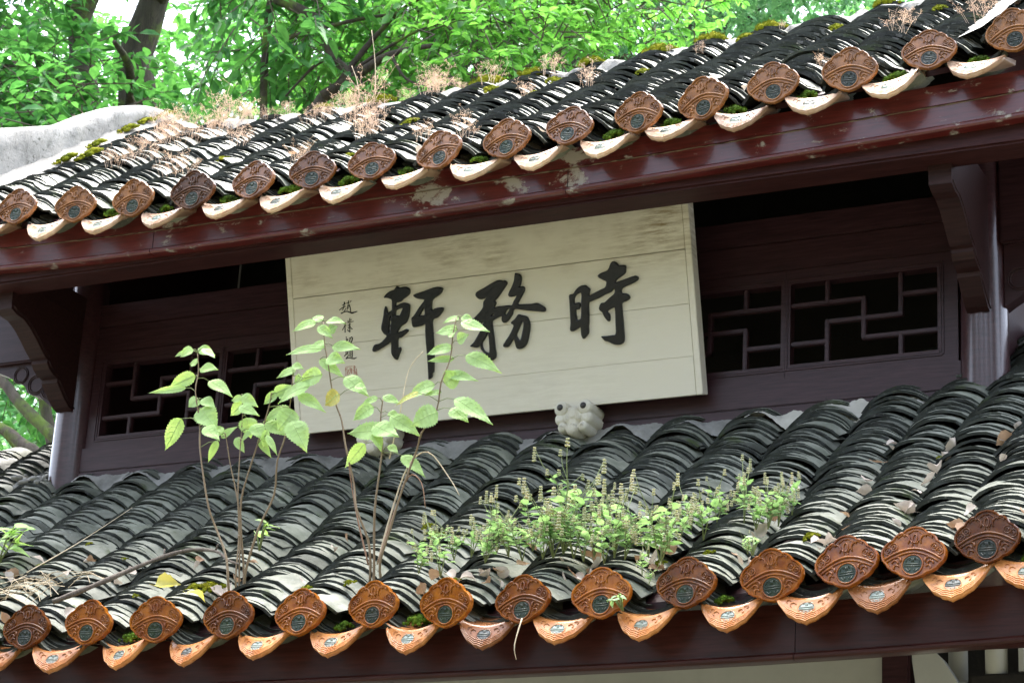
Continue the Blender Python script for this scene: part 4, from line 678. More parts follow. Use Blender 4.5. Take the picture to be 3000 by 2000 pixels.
def brush(name, strokes, m, y=-.0012):
    mb = MB()
    for j, st in enumerate(strokes):
        n = len(st); L_, R_ = [], []
        for i in range(n):
            a, b = st[max(i - 1, 0)], st[min(i + 1, n - 1)]; dx, dz = b[0] - a[0], b[1] - a[1]; l = math.hypot(dx, dz) or 1
            wv = st[i][2]; ex = (0 if 0 < i < n - 1 else wv * .6) * (-1 if i == 0 else 1)
            cx, cz = st[i][0] + dx / l * ex, st[i][1] + dz / l * ex
            L_.append((cx - dz / l * wv, cz + dx / l * wv)); R_.append((cx + dz / l * wv, cz - dx / l * wv))
        yy = y - .00006 * j
        poly = L_ + R_[::-1]; k2 = len(poly)
        v = [(p[0], yy, p[1]) for p in poly] + [(p[0], .001, p[1]) for p in poly]
        f = [(i, i + 1, k2 - 2 - i, k2 - 1 - i) for i in range(n - 1)] + [(i, (i + 1) % k2, k2 + (i + 1) % k2, k2 + i) for i in range(k2)]
        mb.add(v, f)
    return fixn(mb.me(name, m))
for k_ in ('zhao', 'pu', 'chu', 'ti'): link('signature_character', brush('signature_character', GLYPH[k_], M['lacquer']), SIGN)
link('red_seal', brush('red_seal', GLYPH['seal'], M['seal']), SIGN)

# ---------------------------------------------------------------- carved rests under the board
def beast(name, cx, label):
    root = empty(name, (cx, 0, 4.045), label=label, category='carving', group='carved rests under the name board')
    mb = MB()
    def lobe(x, z, r, y0, y1=.0, rb=None): mb.tube([(x, y0, z), (x, y0 + .006, z), (x, y0 + .016, z), (x, y1, z)], [r * .45, r * .85, r, rb or r], 16)
    for s in (-1, 1):
        lobe(s * .043, .033, .027, -.150); lobe(s * .046, -.001, .023, -.142); lobe(s * .037, -.034, .018, -.146)
    lobe(-.001, -.042, .022, -.150); lobe(0, .014, .029, -.142); lobe(-.018, .004, .024, -.140); lobe(.018, .004, .024, -.140); lobe(0, -.012, .026, -.138)
    me = mb.me(name, M['stone']); ob = bpy.data.objects.new('tmp', me); COL.objects.link(ob)
    md = ob.modifiers.new('r', 'REMESH'); md.mode = 'VOXEL'; md.voxel_size = .0018; md.use_smooth_shade = True
    ms = ob.modifiers.new('s', 'SMOOTH'); ms.iterations = 1
    dg = bpy.context.evaluated_depsgraph_get(); m2 = bpy.data.meshes.new_from_object(ob.evaluated_get(dg)); bpy.data.objects.remove(ob); m2.name = 'carved_body'
    body = link('carved_body', m2, root)
    # carved crescents and whorls
    mb = MB()
    for i in range(3):
        for s in (-1, 1):
            mb.tube([(s * (.012 + i * .007) + .004 * s * math.cos(a), -.1475, -.002 + .011 * math.sin(a)) for a in [R(-60 + 30 * j) for j in range(5)]], .0011, 4)
            if i < 2: mb.tube([(s * (.012 + i * .006) + .003 * s * math.cos(a), -.1485, .028 + .008 * math.sin(a)) for a in [R(-60 + 30 * j) for j in range(5)]], .0011, 4)
    for i in range(26):
        a = i * 2.4; r = .0036 * math.sqrt(i); mb.ball((r * math.cos(a), -.1495 + r * .2, -.042 + r * math.sin(a)), .0026, 0, 5, 4)
    for s in (-1, 1): mb.tube([(s * .037 + .007 * math.cos(q) * (1 - q / 14), -.1475, -.034 + .007 * math.sin(q) * (1 - q / 14)) for q in [j * .7 for j in range(13)]], .0012, 4)
    link('carved_lines', mb.me('carved_lines', M['stone']), body)
    for s in (-1, 1):
        mb = MB(); mb.ball((0, 0, 0), .0112, 0, 12, 8, (1, .55, 1)); link('eye', mb.me('eye', M['eye']), root, (s * .0425, -.151, .034))
    return root
beast('carved_rest', .393, 'cream carved animal-face rest with two black eyes below the board')
beast('carved_rest', -.375, 'cream carved rest below the board, mostly behind sapling leaves')
# ---------------------------------------------------------------- saplings rooted in the lower roof
WP = [(0, .0), (.04, .42), (.10, .74), (.20, .95), (.32, 1.0), (.45, .95), (.58, .80), (.70, .58), (.80, .36), (.88, .19), (.94, .08), (1, 0)]
def leaf_geo(mb, p0, p1, w, nrm, droop=.12, fold=.18, serr=.05, m=0, n=26):
    p0, p1 = Vector(p0), Vector(p1); d = p1 - p0; ln = d.length; d.normalize()
    nrm = Vector(nrm); nrm = (nrm - d * nrm.dot(d)).normalized(); sd = d.cross(nrm)
    us = [i / n for i in range(n + 1)]; v = []
    for i, t in enumerate(us):
        hw = float(np.interp(t, [a for a, _ in WP], [b for _, b in WP])) * w / 2 * (1 + (serr if i % 2 else -serr)) + .0003
        c = p0 + d * (ln * t) + nrm * (droop * ln * (math.sin(t * math.pi) * .6 - .1 * t))
        for q in (-1, -.55, 0, .55, 1):
            v.append(c + sd * (hw * q) + nrm * (fold * hw * (abs(q) ** 1.4)) + nrm * (.03 * w * math.sin(t * 9 + q * 2)) + nrm * (.016 * w * math.sin((t * 6.5 - abs(q) * 1.1) * 2 * math.pi) * (q != 0)))
    f = [(i * 5 + j, i * 5 + j + 1, i * 5 + 6 + j, i * 5 + 5 + j) for i in range(n) for j in range(4)]
    mb.add(v, f, m, True)
sap_text = {'S1': 'tallest leafy sapling at the left edge of the left clump on the lower roof', 'S2': 'short leafy sapling in the middle of the left clump', 'S3': 'thin nearly bare sapling stem in the left clump', 'S4': 'slanting sapling with drooping leaves in the left clump', 'S5': 'sapling leaning right towards the board in the left clump', 'C1': 'sapling leaning left across the small signature on the board', 'C2': 'short sapling between the two tall ones of the right clump', 'C3': 'tall sapling leaning right in front of the left carved character'}
rn = random.Random(31)
for kx, (st, lv) in SAP.items():
    b = Vector(st[0]); root = empty('sapling', b, label=sap_text[kx], category='plant', group='saplings growing on the lower roof')
    P = [Vector(p) - b for p in st]; P.insert(0, P[0] + Vector((0, .01, -.06)))
    n = len(P); dep = [0] + [rn.uniform(-.012, .012) for _ in range(n - 1)]
    P = [p + Vector((0, d, 0)) for p, d in zip(P, dep)]
    S = []
    for i in range(n - 1):
        a, p, q, d = P[max(i - 1, 0)], P[i], P[i + 1], P[min(i + 2, n - 1)]
        for t in (0, .33, .66): S.append(.5 * ((2 * p) + (q - a) * t + (2 * a - 5 * p + 4 * q - d) * t * t + (3 * p - a - 3 * q + d) * t ** 3))
    S.append(P[-1]); k_ = len(S)
    mb = MB(); mb.tube(S, [(.0044 if kx not in ('S2', 'S3') else .0031) * (1 - .66 * i / k_) + rn.uniform(-.0003, .0003) for i in range(k_)], 7)
    for i in range(6, k_ - 2, 4): mb.ball(S[i], .0052 * (1 - .5 * i / k_), 0, 5, 4)
    link('stem', mb.me('stem', M['stem']), root)
    for j, (p0, p1, w) in enumerate(lv):
        p0, p1 = Vector(p0) - b, Vector(p1) - b; ln = (p1 - p0).length
        side = rn.uniform(-.25, .25); off = Vector((0, rn.uniform(-.03, .03), 0))
        p0 += off; p1 = p1 + off + Vector((0, side * ln, 0))
        view = Vector((.4, -.85, -.15)); nrm = view + Vector((rn.uniform(-.35, .35), rn.uniform(-.2, .2), rn.uniform(.1, .6)))
        near = min(S, key=lambda q: (q - p0).length + max(0, q.z - p0.z) * 1.5)
        mb = MB(); mid = (near + p0) / 2 + Vector((0, 0, .006)); mb.tube([near, mid, p0], [.0014, .0012, .001], 5, 1)
        leaf_geo(mb, p0, p1, w * 1.45, nrm, rn.uniform(.04, .16), rn.uniform(.02, .22), .085)
        lv_ = [Vector(p) for p in mb.v[-27 * 5:]]; row = lambda i, q: lv_[i * 5 + q]; nn = (row(13, 0) - row(13, 4)).cross(row(20, 2) - row(6, 2)).normalized()
        for sgn in (1, -1):      # midrib and side veins, on both faces
            of = nn * .0004 * sgn
            mb.tube([row(i, 2) + of for i in range(0, 26, 3)], [.0009 - .00002 * i for i in range(9)], 4, 2, cap=False)
            for i in (3, 7, 11, 15):
                for q in ((1, 0), (3, 4)): mb.tube([row(i, 2) + of, row(i + 2, q[0]) + of, row(min(i + 5, 26), q[0]) .lerp(row(min(i + 5, 26), q[1]), .6) + of], .0005, 3, 2, cap=False)
        yel = (kx == 'C1' and j == 10) or (kx == 'C3' and j == 13)
        link('leaf', mb.me('leaf', M['sap_yellow' if yel else 'sap_leaf'], M['herb_stem'], M['vein']), root, **({'label': 'yellowing leaf'} if yel else {}))
# dead stems arching out of the right clump
def twig_obj(name, pts, r, m, label, cat, group=None, extra=None):
    b = Vector(pts[0]); P = [Vector(p) - b for p in pts]; S = []
    for i in range(len(P) - 1):
        a, p, q, d = P[max(i - 1, 0)], P[i], P[i + 1], P[min(i + 2, len(P) - 1)]
        for t in (0, .25, .5, .75): S.append(.5 * ((2 * p) + (q - a) * t + (2 * a - 5 * p + 4 * q - d) * t * t + (3 * p - a - 3 * q + d) * t ** 3))
    S.append(P[-1]); mb = MB(); mb.tube(S, [r * (1 - .6 * i / len(S)) * rn.uniform(.85, 1.15) for i in range(len(S))], 6)
    if extra:
        for i, dv, l in extra: s0 = S[i]; mb.tube([s0, s0 + Vector(dv) * l * .5, s0 + Vector(dv) * l], [r * .5, r * .4, r * .25], 5)
    return link(name, mb.me(name, m), None, b, label=label, category=cat, group=group)
for q, pts in enumerate([[(.19, -1.03, 3.32), (.22, -1.02, 3.48), (.265, -1.02, 3.62), (.33, -1.02, 3.66), (.40, -1.01, 3.58), (.44, -1.01, 3.52)], [(.205, -1.05, 3.32), (.24, -1.05, 3.45), (.28, -1.04, 3.58), (.325, -1.04, 3.56), (.345, -1.04, 3.48)], [(.16, -1.03, 3.32), (.10, -1.03, 3.5), (.06, -1.03, 3.66)]]):
    twig_obj('dead_stem', pts, .003, M['stem_red' if q else 'straw'], ('pale dead stem arching to the right out of the right clump', 'short reddish dead stem bent over inside the right clump', 'straight reddish dead stem left of the right clump')[q], 'stem', 'dead stems among the saplings')
twig_obj('fallen_branch', [(-.80, -1.265, 3.205), (-.70, -1.21, 3.262), (-.59, -1.06, 3.375), (-.515, -.99, 3.42), (-.40, -1.01, 3.405), (-.31, -1.07, 3.355), (-.25, -1.10, 3.33)], .0085, M['twig'], 'bare grey branch lying across the tiles at the lower left', 'branch', None, [(9, (-.3, .3, .9), .03), (16, (.5, -.2, .8), .025)])

# ---------------------------------------------------------------- flowering weeds
ONES = 'first second third fourth fifth sixth seventh eighth ninth tenth eleventh twelfth thirteenth fourteenth fifteenth sixteenth seventeenth eighteenth nineteenth'.split()
def ordn(i): return ONES[i - 1] if i < 20 else ({20: 'twenty', 30: 'thirty', 40: 'forty'}[i // 10 * 10] + '-' + ONES[i % 10 - 1] if i % 10 else {20: 'twentieth', 30: 'thirtieth', 40: 'fortieth'}[i])
def herb_parts(seed):
    rn = random.Random(seed); st, lf, fl = MB(), MB(), MB(); nst = rn.randint(3, 5)
    for s in range(nst):
        a = rn.uniform(0, 6.28); lean = rn.uniform(.1, .75); H = rn.uniform(.35, 1.05)
        top = Vector((math.cos(a) * lean * H, math.sin(a) * lean * H * .7, H)); mid = top * .5 + Vector((-math.cos(a) * .05, 0, .06))
        pts = [Vector((0, 0, -.06)), top * .25 + Vector((0, 0, .03)), mid, top * .78, top]
        st.tube(pts, [.009, .008, .006, .005, .003], 5)
        def at(t):
            t *= 4; i = min(int(t), 3); return pts[i].lerp(pts[i + 1], t - i)
        for k_ in range(rn.randint(3, 5)):
            t = .22 + .5 * k_ / 6; c = at(t); a2 = rn.uniform(0, 6.28)
            for q in (0, math.pi):
                d = Vector((math.cos(a2 + q), math.sin(a2 + q), rn.uniform(-.1, .5))); ln = rn.uniform(.07, .19)
                leaf_geo(lf, c + d * .02, c + d * (.02 + ln), ln * .55, (0, rn.uniform(-.6, 0), 1), .1, .2, .05, 0, 7)
                if rn.random() < .3:
                    e = c + d * rn.uniform(.10, .2) + Vector((0, 0, .12)); st.tube([c, e], .004, 4); whorl(fl, e, rn, 3, .026)
        whorl(fl, top, rn, rn.randint(3, 6), .027)
    return st.me('stem', M['herb_stem']), lf.me('leaves', M['herb_leaf']), fl.me('flower_spike', M['herb_flower'])
def whorl(fl, top, rn, n, r):
    for j in range(n):
        c = Vector(top) - Vector((0, 0, j * r * 1.25)); rr = r * (.7 + .3 * j / n)
        for q in range(6):
            a = q * 1.05 + j * .5 + rn.uniform(-.2, .2); fl.ball((c.x + math.cos(a) * rr * .7, c.y + math.sin(a) * rr * .7, c.z + rn.uniform(-.2, .2) * r), rr * .48, 0, 5, 3)
HV = [herb_parts(s) for s in range(7)]
HERBS.sort(); cnt = {}
for i, (x, y, z, h) in enumerate(HERBS):
    sol = 'right' if x > 1.29 else ('left' if x < .5 else None)
    cnt[sol] = cnt.get(sol, 0) + 1; o_ = ordn(cnt[sol])
    lab = {'right': o_ + ' bright weed from the left in the right-hand weed patch', 'left': o_ + ' low weed from the left at the left end of the weeds', None: o_ + ' flowering weed from the left in the dense middle patch'}[sol]
    o = empty('flowering_weed', (x, y, z + .02), label=lab, category='weed', group={'right': 'right patch of weeds', 'left': 'left end of the weeds', None: 'dense middle patch of weeds'}[sol])
    o.rotation_euler = (0, 0, rn.uniform(0, 6.28)); o.scale = (h * 1.15, h * 1.15, h * 1.08)
    s_, l_, f_ = HV[i % 7]; link('stem', s_, o); link('leaves', l_, o, kind='stuff'); link('flower_spikes', f_, o, kind='stuff')
# leafy shrub at the left edge and the sprig hanging at an eave cap
def leafy(name, loc, leaves, label, L0, mt, stems=5, seed=1, dr=(0, 0, 1), spread=1.0):
    rn = random.Random(seed); o = empty(name, loc, label=label, category='plant'); mb = MB(); tips = []
    for i in range(stems):
        a = rn.uniform(0, 6.28); d = (Vector(dr) + Vector((math.cos(a), math.sin(a), rn.uniform(-.2, .4))) * .7 * spread).normalized(); l = rn.uniform(.6, 1.1) * L0
        pts = [Vector((0, 0, -.02)), d * l * .5, d * l + Vector((0, 0, -.15 * l))]; mb.tube(pts, [.0035, .0025, .0015], 5); tips.append(pts)
    link('stem', mb.me('stem', M['herb_stem']), o)
    for i in range(leaves):
        p = tips[i % stems]; t = rn.uniform(.3, 1); c = p[1].lerp(p[2], t); a = rn.uniform(0, 6.28); d = Vector((math.cos(a), math.sin(a), rn.uniform(-.7, .4))); ln = L0 * rn.uniform(.32, .55)
        m_ = MB(); leaf_geo(m_, c, c + d.normalized() * ln, ln * .42, (rn.uniform(-.4, .4), -.6, .8), .1, .15, .02, 0, 10); link('leaf', m_.me('leaf', mt), o)
leafy('leafy_shrub', (-1.36, -.86, 3.47), 34, 'bright green leafy shrub at the left edge of the lower roof', .15, M['sap_leaf'], 8, 5)
leafy('leafy_sprig', (1.09, -1.262, 3.095), 14, 'small leafy sprig growing out in front of an eave cap', .055, M['herb_leaf'], 4, 8, (-.5, -.5, .3), .8)
leafy('seedling', (-.29, -.93, 3.44), 9, 'pale seedling with narrow leaves among the left sapling stems', .10, M['sap_leaf'], 3, 9, (0, 0, 1), .8)
leafy('fern_tuft', (1.43, -1.19, 3.245), 16, 'little green tuft beside an eave cap right of the weeds', .05, M['herb_leaf'], 5, 12)

# ---------------------------------------------------------------- dry seed grass on the upper roof
def dry_mesh(seed):
    rn = random.Random(seed); mb = MB()
    for s in range(rn.randint(7, 11)):
        a = rn.uniform(0, 6.28); l = rn.uniform(.1, .55); H = rn.uniform(.55, 1); top = Vector((math.cos(a) * l * H, math.sin(a) * l * H * .6, H))
        f0 = Vector((rn.uniform(-.28, .28), rn.uniform(-.22, .22), -.12)); top = top + f0; mb.tube([f0, f0.lerp(top, .5) + Vector((rn.uniform(-.04, .04), 0, .05)), top], [.005, .004, .0025], 3, cap=False)
        for k_ in range(rn.randint(6, 10)):
            t = rn.uniform(.35, 1); c = f0.lerp(top, t) + Vector((0, 0, .05 * math.sin(t * 3.1))); a2 = rn.uniform(0, 6.28)
            e = c + Vector((math.cos(a2), math.sin(a2), rn.uniform(.3, 1.1))) * rn.uniform(.06, .18); mb.tube([c, e], [.003, .002], 3, cap=False)
            for q in range(4):
                g = e + Vector((rn.uniform(-.04, .04), rn.uniform(-.04, .04), rn.uniform(-.05, .03))); mb.ball(g, rn.uniform(.007, .012), 0, 4, 3)
    return mb.me('dry_seed_grass', M['grass_dry'])
DV = [dry_mesh(s) for s in range(7)]
rn = random.Random(5)
def dry(x, y, z, h, i):
    o = link('dry_seed_grass', DV[i % 7], None, (x, y, z + .015), (0, 0, rn.uniform(0, 6.28)), category='grass')
    o.scale = (h * 1.2, h * 1.2, h)
    if x < -.75: o['label'] = 'feathery tan dry grass tuft on the left half of the upper roof'; o['group'] = 'dry grass on the left half of the upper roof'
    elif x < 1.2: o['label'] = 'feathery tan dry grass tuft on the middle of the upper roof'; o['group'] = 'dry grass on the middle of the upper roof'
    else: o['label'] = 'feathery tan dry grass tuft near the right end of the upper roof'; o['group'] = 'dry grass at the right end of the upper roof'
i = 0
for x, y, z, h in DRY:
    y = max(min(y, .43), -.66)
    for q in range(2 if x < -.3 else 1): xx = x + rn.uniform(-.07, .07) * q; yy = min(y + rn.uniform(-.05, .05) * q, .44); dry(xx, yy, zU(xx) + .01 + (yy - YU) * math.tan(PU), h * rn.uniform(.7, 1.15), i); i += 1
# thin straws
for q, (pts, lab) in enumerate([([(-1.16, -.95, 3.40), (-1.14, -.72, 3.56), (-1.12, -.47, 3.75)], 'long pale straw leaning up the tiles at the left'), ([(-.83, .46, 5.72), (-.84, .46, 5.86), (-.87, .46, 6.02)], 'thin upright straw standing on the upper roof ridge'), ([(-.90, .46, 5.72), (-.92, .46, 5.80), (-.95, .46, 5.87)], 'short upright straw standing on the upper roof ridge'), ([(.20, -1.02, 3.65), (.225, -1.02, 3.80), (.245, -1.02, 3.93), (.29, -1.02, 3.985)], 'pale curved straw in front of the board between the two clumps'), ([(.79, -1.262, 3.07), (.785, -1.29, 2.99), (.79, -1.285, 2.95)], 'pale dry root hanging down over a drip tile')]):
    twig_obj('straw', pts, .0022, M['straw'], lab, 'straw')
mb = MB()
for i in range(34):
    a = rn.uniform(0, 3.14); c = Vector((-1.0 + rn.gauss(0, .10), -1.09 + rn.gauss(0, .05), 0)); c.z = zL(c.x) + .065 + (c.y - YL) * math.tan(PL); l = rn.uniform(.05, .14); d = Vector((math.cos(a), math.sin(a) * .5, math.sin(a) * .5 * math.tan(PL) + rn.uniform(-.1, .25)))
    mb.tube([c - d * l, c + Vector((rn.uniform(-.02, .02), 0, .02)), c + d * l], .0012, 3, cap=False)
link('straw_tangle', mb.me('straw_tangle', M['straw']), label='tangle of pale dead straw on the tiles at the lower left', category='straw', kind='stuff')

# ---------------------------------------------------------------- moss
def moss_mesh(seed, m, tall=.35):
    """a cushion of many small tufts with an uneven edge"""
    rn = random.Random(seed); mb = MB(); ph = [rn.uniform(0, 6.28) for _ in range(3)]
    for i in range(46):
        a, r = rn.uniform(0, 6.28), math.sqrt(rn.random()); e = .62 + .2 * math.sin(3 * a + ph[0]) + .14 * math.sin(5 * a + ph[1]); x, y = r * e * math.cos(a), r * e * math.sin(a)
        q = rn.uniform(.10, .21) * (1.15 - .4 * r); z = tall * .75 * (1 - r * r) - .03; mb.ball((x, y, z), q, 0, 6, 4, (1, 1, rn.uniform(.6, 1)))
        for k_ in range(9):
            b, c = rn.uniform(0, 6.28), rn.uniform(.1, 1); px_, py_, pz_ = x + q * c * math.cos(b), y + q * c * math.sin(b), z + q * math.sqrt(max(0, 1 - c * c)) * .8; w2 = rn.uniform(.018, .035)
            mb.add([(px_ - w2, py_, pz_ - .03), (px_ + w2, py_, pz_ - .03), (px_ + rn.uniform(-.05, .05), py_ + rn.uniform(-.05, .05), pz_ + rn.uniform(.04, .12))], [(0, 1, 2)])
    return mb.me('moss', m)
MY = [moss_mesh(s, M['moss']) for s in range(4)]; MD = [moss_mesh(s + 9, M['moss_dark'], .5) for s in range(4)]
def moss(x, y, z, w_, pitch, data, lab, grp, asp=1.0):
    o = link('moss_patch', data, None, (x, y, z), (pitch, rn.uniform(-.1, .1), rn.uniform(-.4, .4)), label=lab, category='moss', group=grp); o.scale = (w_, w_ * asp, w_ * .95)
for x, y, w_ in [(-.342, -1.10, .05), (-.41, -1.09, .036), (-1.113, -.70, .02), (-.86, -.84, .014), (-1.188, -.85, .024), (.274, -.84, .036), (.212, -.77, .028), (1.562, -1.10, .036), (1.274, -1.12, .026), (.03, -1.15, .028), (1.148, -1.15, .026), (.157, -1.13, .026), (1.80, -.68, .013), (.52, -1.16, .022), (-.60, -1.12, .018)]:
    moss(x, y, zL(x) + .028 + (y - YL) * math.tan(PL), w_, PL, MY[rn.randrange(4)], 'small green moss cushion on the lower roof tiles', 'moss on the lower roof')
for x in XU:
    if -1.2 < x < 1.9 and x not in (-.592, 1.061): moss(x + rn.uniform(-.02, .02), ridge_y + .01, zU(x) + ridge_z + .022, rn.uniform(.075, .105), .25, MY[rn.randrange(4)], ordn(XU.index(x) - 4) + ' yellow-green moss cap from the left along the upper ridge', 'moss along the upper ridge', .6)
for x, y, w_ in [(-1.80, -.06, .06), (-1.86, -.13, .055), (-1.90, .10, .05), (-1.93, .33, .06), (-1.94, .45, .06), (-1.93, .57, .05)]:
    moss(x, y, zU(x) + .035 + (y - YU) * math.tan(PU), w_, PU, MY[rn.randrange(4)], 'bright yellow moss at the foot of the plaster gable ridge', 'moss along the gable ridge', 1.6)
for x, y, w_ in [(-.34, -.10, .05), (-.24, .35, .05), (.05, .30, .045), (.08, .06, .04), (-1.05, -.25, .03), (1.60, .10, .04), (.76, .45, .05), (-.30, -.58, .03), (1.2, .2, .04), (.5, .1, .035)]:
    moss(x, y, zU(x) + .01 + (y - YU) * math.tan(PU), w_, PU, MY[rn.randrange(4)], 'green moss lodged between tile rows of the upper roof', 'moss between upper tile rows', 1.4)
for xs, zf, y0, lab, grp, pr in ((XU, zU, YU, 'dark moss clump from the left above the upper drip tiles', 'moss above the upper drip tiles', .85), (XL, zL, YL, 'dark moss clump from the left above the lower drip tiles', 'moss above the lower drip tiles', .5)):
    n_ = 0
    for a, b in zip(xs[:-1], xs[1:]):
        if rn.random() < pr and a > -2.0: n_ += 1; moss((a + b) / 2 + rn.uniform(-.03, .03), y0 + .035, zf(a) - .05, rn.uniform(.04, .065), .35, MD[rn.randrange(4)], ordn(n_) + ' ' + lab, grp, .8)

# ---------------------------------------------------------------- fallen leaves
def dead_mesh(seed, m):
    rn = random.Random(seed); mb = MB(); leaf_geo(mb, (-.5, 0, 0), (.5, 0, rn.uniform(-.1, .2)), rn.uniform(.45, .75), (rn.uniform(-.2, .2), 0, 1), rn.uniform(-.3, .35), rn.uniform(.2, .9), .06, 0, 9)
    mb.tube([(-.5, 0, 0), (-.72, rn.uniform(-.1, .1), .03)], [.012, .008], 3, cap=False); return mb.me('fallen_leaf', m)
DLV = [dead_mesh(s, M['dead_leaf'] if s % 3 == 0 else M['litter']) for s in range(9)]; YLV = [dead_mesh(s + 40, M['sap_yellow']) for s in range(2)]
def fallen(x, y, z, l, i, data, lab, grp, pitch):
    o = link('fallen_leaf', data, None, (x, y, z), (pitch + rn.gauss(0, .5), rn.gauss(0, .5), rn.uniform(0, 6.28)), label=lab, category='leaf', group=grp); o.scale = (l, l, l)
vals = [(a + b) / 2 for a, b in zip(XL[:-1], XL[1:])]
for i in range(85):
    x = rn.choice([v for v in vals if v > (-1.3 if i < 50 else 1.2)]); right = x > 1.2
    d = (rn.random() ** 1.4) * (.7 if right else .45) ; y = YL + .05 + d * 1.0
    x += rn.gauss(0, .016); z = zL(x) + .004 + (y - YL) * math.tan(PL) + rn.uniform(0, .02)
    fallen(x, y, z, rn.uniform(.03, .065), i, DLV[rn.randrange(9)], 'dry curled leaf in the tile gullies at the right of the lower roof' if right else 'dry curled leaf lying low on the lower roof', 'dry leaves on the right of the lower roof' if right else 'dry leaves low on the lower roof', PL)
for i in range(24):
    x = rn.uniform(.45, 1.2); y = YL + rn.uniform(.02, .2); fallen(x, y, zL(x) + .02 + (y - YL) * math.tan(PL), rn.uniform(.03, .06), i, DLV[rn.randrange(9)], 'dead leaf among the roots of the weed patch', 'dead leaves under the weeds', PL)
for i in range(16):
    a = rn.randrange(3, len(XU) - 3); x = (XU[a] + XU[a + 1]) / 2; y = YU + rn.uniform(.02, .6); fallen(x, y, zU(x) + .0 + (y - YU) * math.tan(PU), rn.uniform(.025, .05), i, DLV[rn.randrange(9)], 'dry leaf caught between tile rows of the upper roof', 'dry leaves on the upper roof', PU)
fallen(-.44, -1.185, 3.255, .085, 0, YLV[0], 'yellow leaf resting on top of an eave cap at the left', None, .3)
fallen(-.31, -1.22, 3.20, .07, 0, YLV[1], 'pale yellow leaf hanging between two eave caps at the left', None, 1.2)
fallen(1.655, -1.05, 3.315, .05, 0, DLV[3], 'large orange-tipped dead leaf in a gully at the right', None, PL)

# ---------------------------------------------------------------- trees
LT = np.array([(0, 0, 0), (-.5, .34, .10), (.5, .34, .10), (0, .36, 0), (-.40, .68, .05), (.40, .68, .05), (0, 1, -.12)]); LF = [(0, 2, 3), (0, 3, 1), (3, 2, 5, 6), (3, 6, 4, 1)]
FT = np.array([(0, 0, 0), (-.5, .45, .08), (.5, .45, .08), (0, 1, -.08)]); FF = [(0, 2, 3), (0, 3, 1)]
def leaves_mesh(name, P, D, U, Ls, Ws, m, simple=False):
    T, F = (FT, FF) if simple else (LT, LF); k_ = len(T); n = len(P)
    D = D / np.linalg.norm(D, axis=1)[:, None]; S = np.cross(D, U); S /= np.linalg.norm(S, axis=1)[:, None] + 1e-9; Nn = np.cross(S, D)
    V = P[:, None, :] + T[None, :, 0, None] * S[:, None, :] * Ws[:, None, None] + T[None, :, 1, None] * D[:, None, :] * Ls[:, None, None] + T[None, :, 2, None] * Nn[:, None, :] * Ls[:, None, None]
    V = V.reshape(-1, 3); me = bpy.data.meshes.new(name); me.vertices.add(len(V)); me.vertices.foreach_set('co', V.ravel())
    base = (np.arange(n) * k_)[:, None]; idx = np.concatenate([base + np.array(f)[None, :] for f in F], axis=1)
    tot = np.array([len(f) for f in F]); lt = np.tile(tot, n); ls = np.concatenate([[0], np.cumsum(lt)[:-1]])
    me.loops.add(idx.size); me.loops.foreach_set('vertex_index', idx.ravel()); me.polygons.add(len(lt)); me.polygons.foreach_set('loop_start', ls); me.polygons.foreach_set('loop_total', lt)
    me.materials.append(m); me.update(calc_edges=True); me.validate(); return me
def crown(root, blobs, m, Lr, per, simple=False, wr=.42, twigs=True, seed=1):
    """blobs: (centre, radii, sprays)"""
    g = np.random.default_rng(seed); P, D, U, Ls, Ws = [], [], [], [], []; tw = MB()
    for c, r, ns in blobs:
        for s in range(ns):
            q = g.normal(size=3); q /= np.linalg.norm(q); q *= g.random() ** .45; b = np.array(c) + q * np.array(r)
            d = q + g.normal(size=3) * .5 + np.array((0, 0, -.15)); d /= np.linalg.norm(d); k_ = int(per * g.uniform(.7, 1.3)); ln = Lr * g.uniform(1.8, 3.4)
            tt = np.sort(g.random(k_)); pos = b + d * (tt * ln)[:, None] + np.array((0, 0, -.25)) * ((tt ** 2) * ln)[:, None]
            if twigs: tw.tube([b - d * ln * .5, b + d * ln * .4, pos[-1]], [.006, .004, .0015], 3, cap=False)
            sd = np.cross(d, (0, 0, 1)); sd /= np.linalg.norm(sd) + 1e-6; sg = np.where(np.arange(k_) % 2, 1, -1)[:, None]
            dd = d * .55 + sd * sg * .8 + g.normal(size=(k_, 3)) * .28 + np.array((0, 0, -.22))
            P.append(pos); D.append(dd); U.append(np.array((0, -.1, 1)) + g.normal(size=(k_, 3)) * .42); l = Lr * g.uniform(.6, 1.25, k_); Ls.append(l); Ws.append(l * wr * g.uniform(.8, 1.2, k_))
    link('crown', leaves_mesh('crown', np.concatenate(P), np.concatenate(D), np.concatenate(U), np.concatenate(Ls), np.concatenate(Ws), m, simple), root, kind='stuff')
    if twigs: link('twigs', tw.me('twigs', M['twig']), root, kind='stuff')
def limb(mb, pts, r0, r1, n=10, seed=0):
    rn = random.Random(seed); P = [Vector(p) for p in pts]; S = []
    for i in range(len(P) - 1):
        a, p, q, d = P[max(i - 1, 0)], P[i], P[i + 1], P[min(i + 2, len(P) - 1)]
        for t in (0, .25, .5, .75): S.append(.5 * ((2 * p) + (q - a) * t + (2 * a - 5 * p + 4 * q - d) * t * t + (3 * p - a - 3 * q + d) * t ** 3))
    S.append(P[-1]); k_ = len(S); mb.tube(S, [(r0 + (r1 - r0) * i / (k_ - 1)) * rn.uniform(.93, 1.07) for i in range(k_)], n)
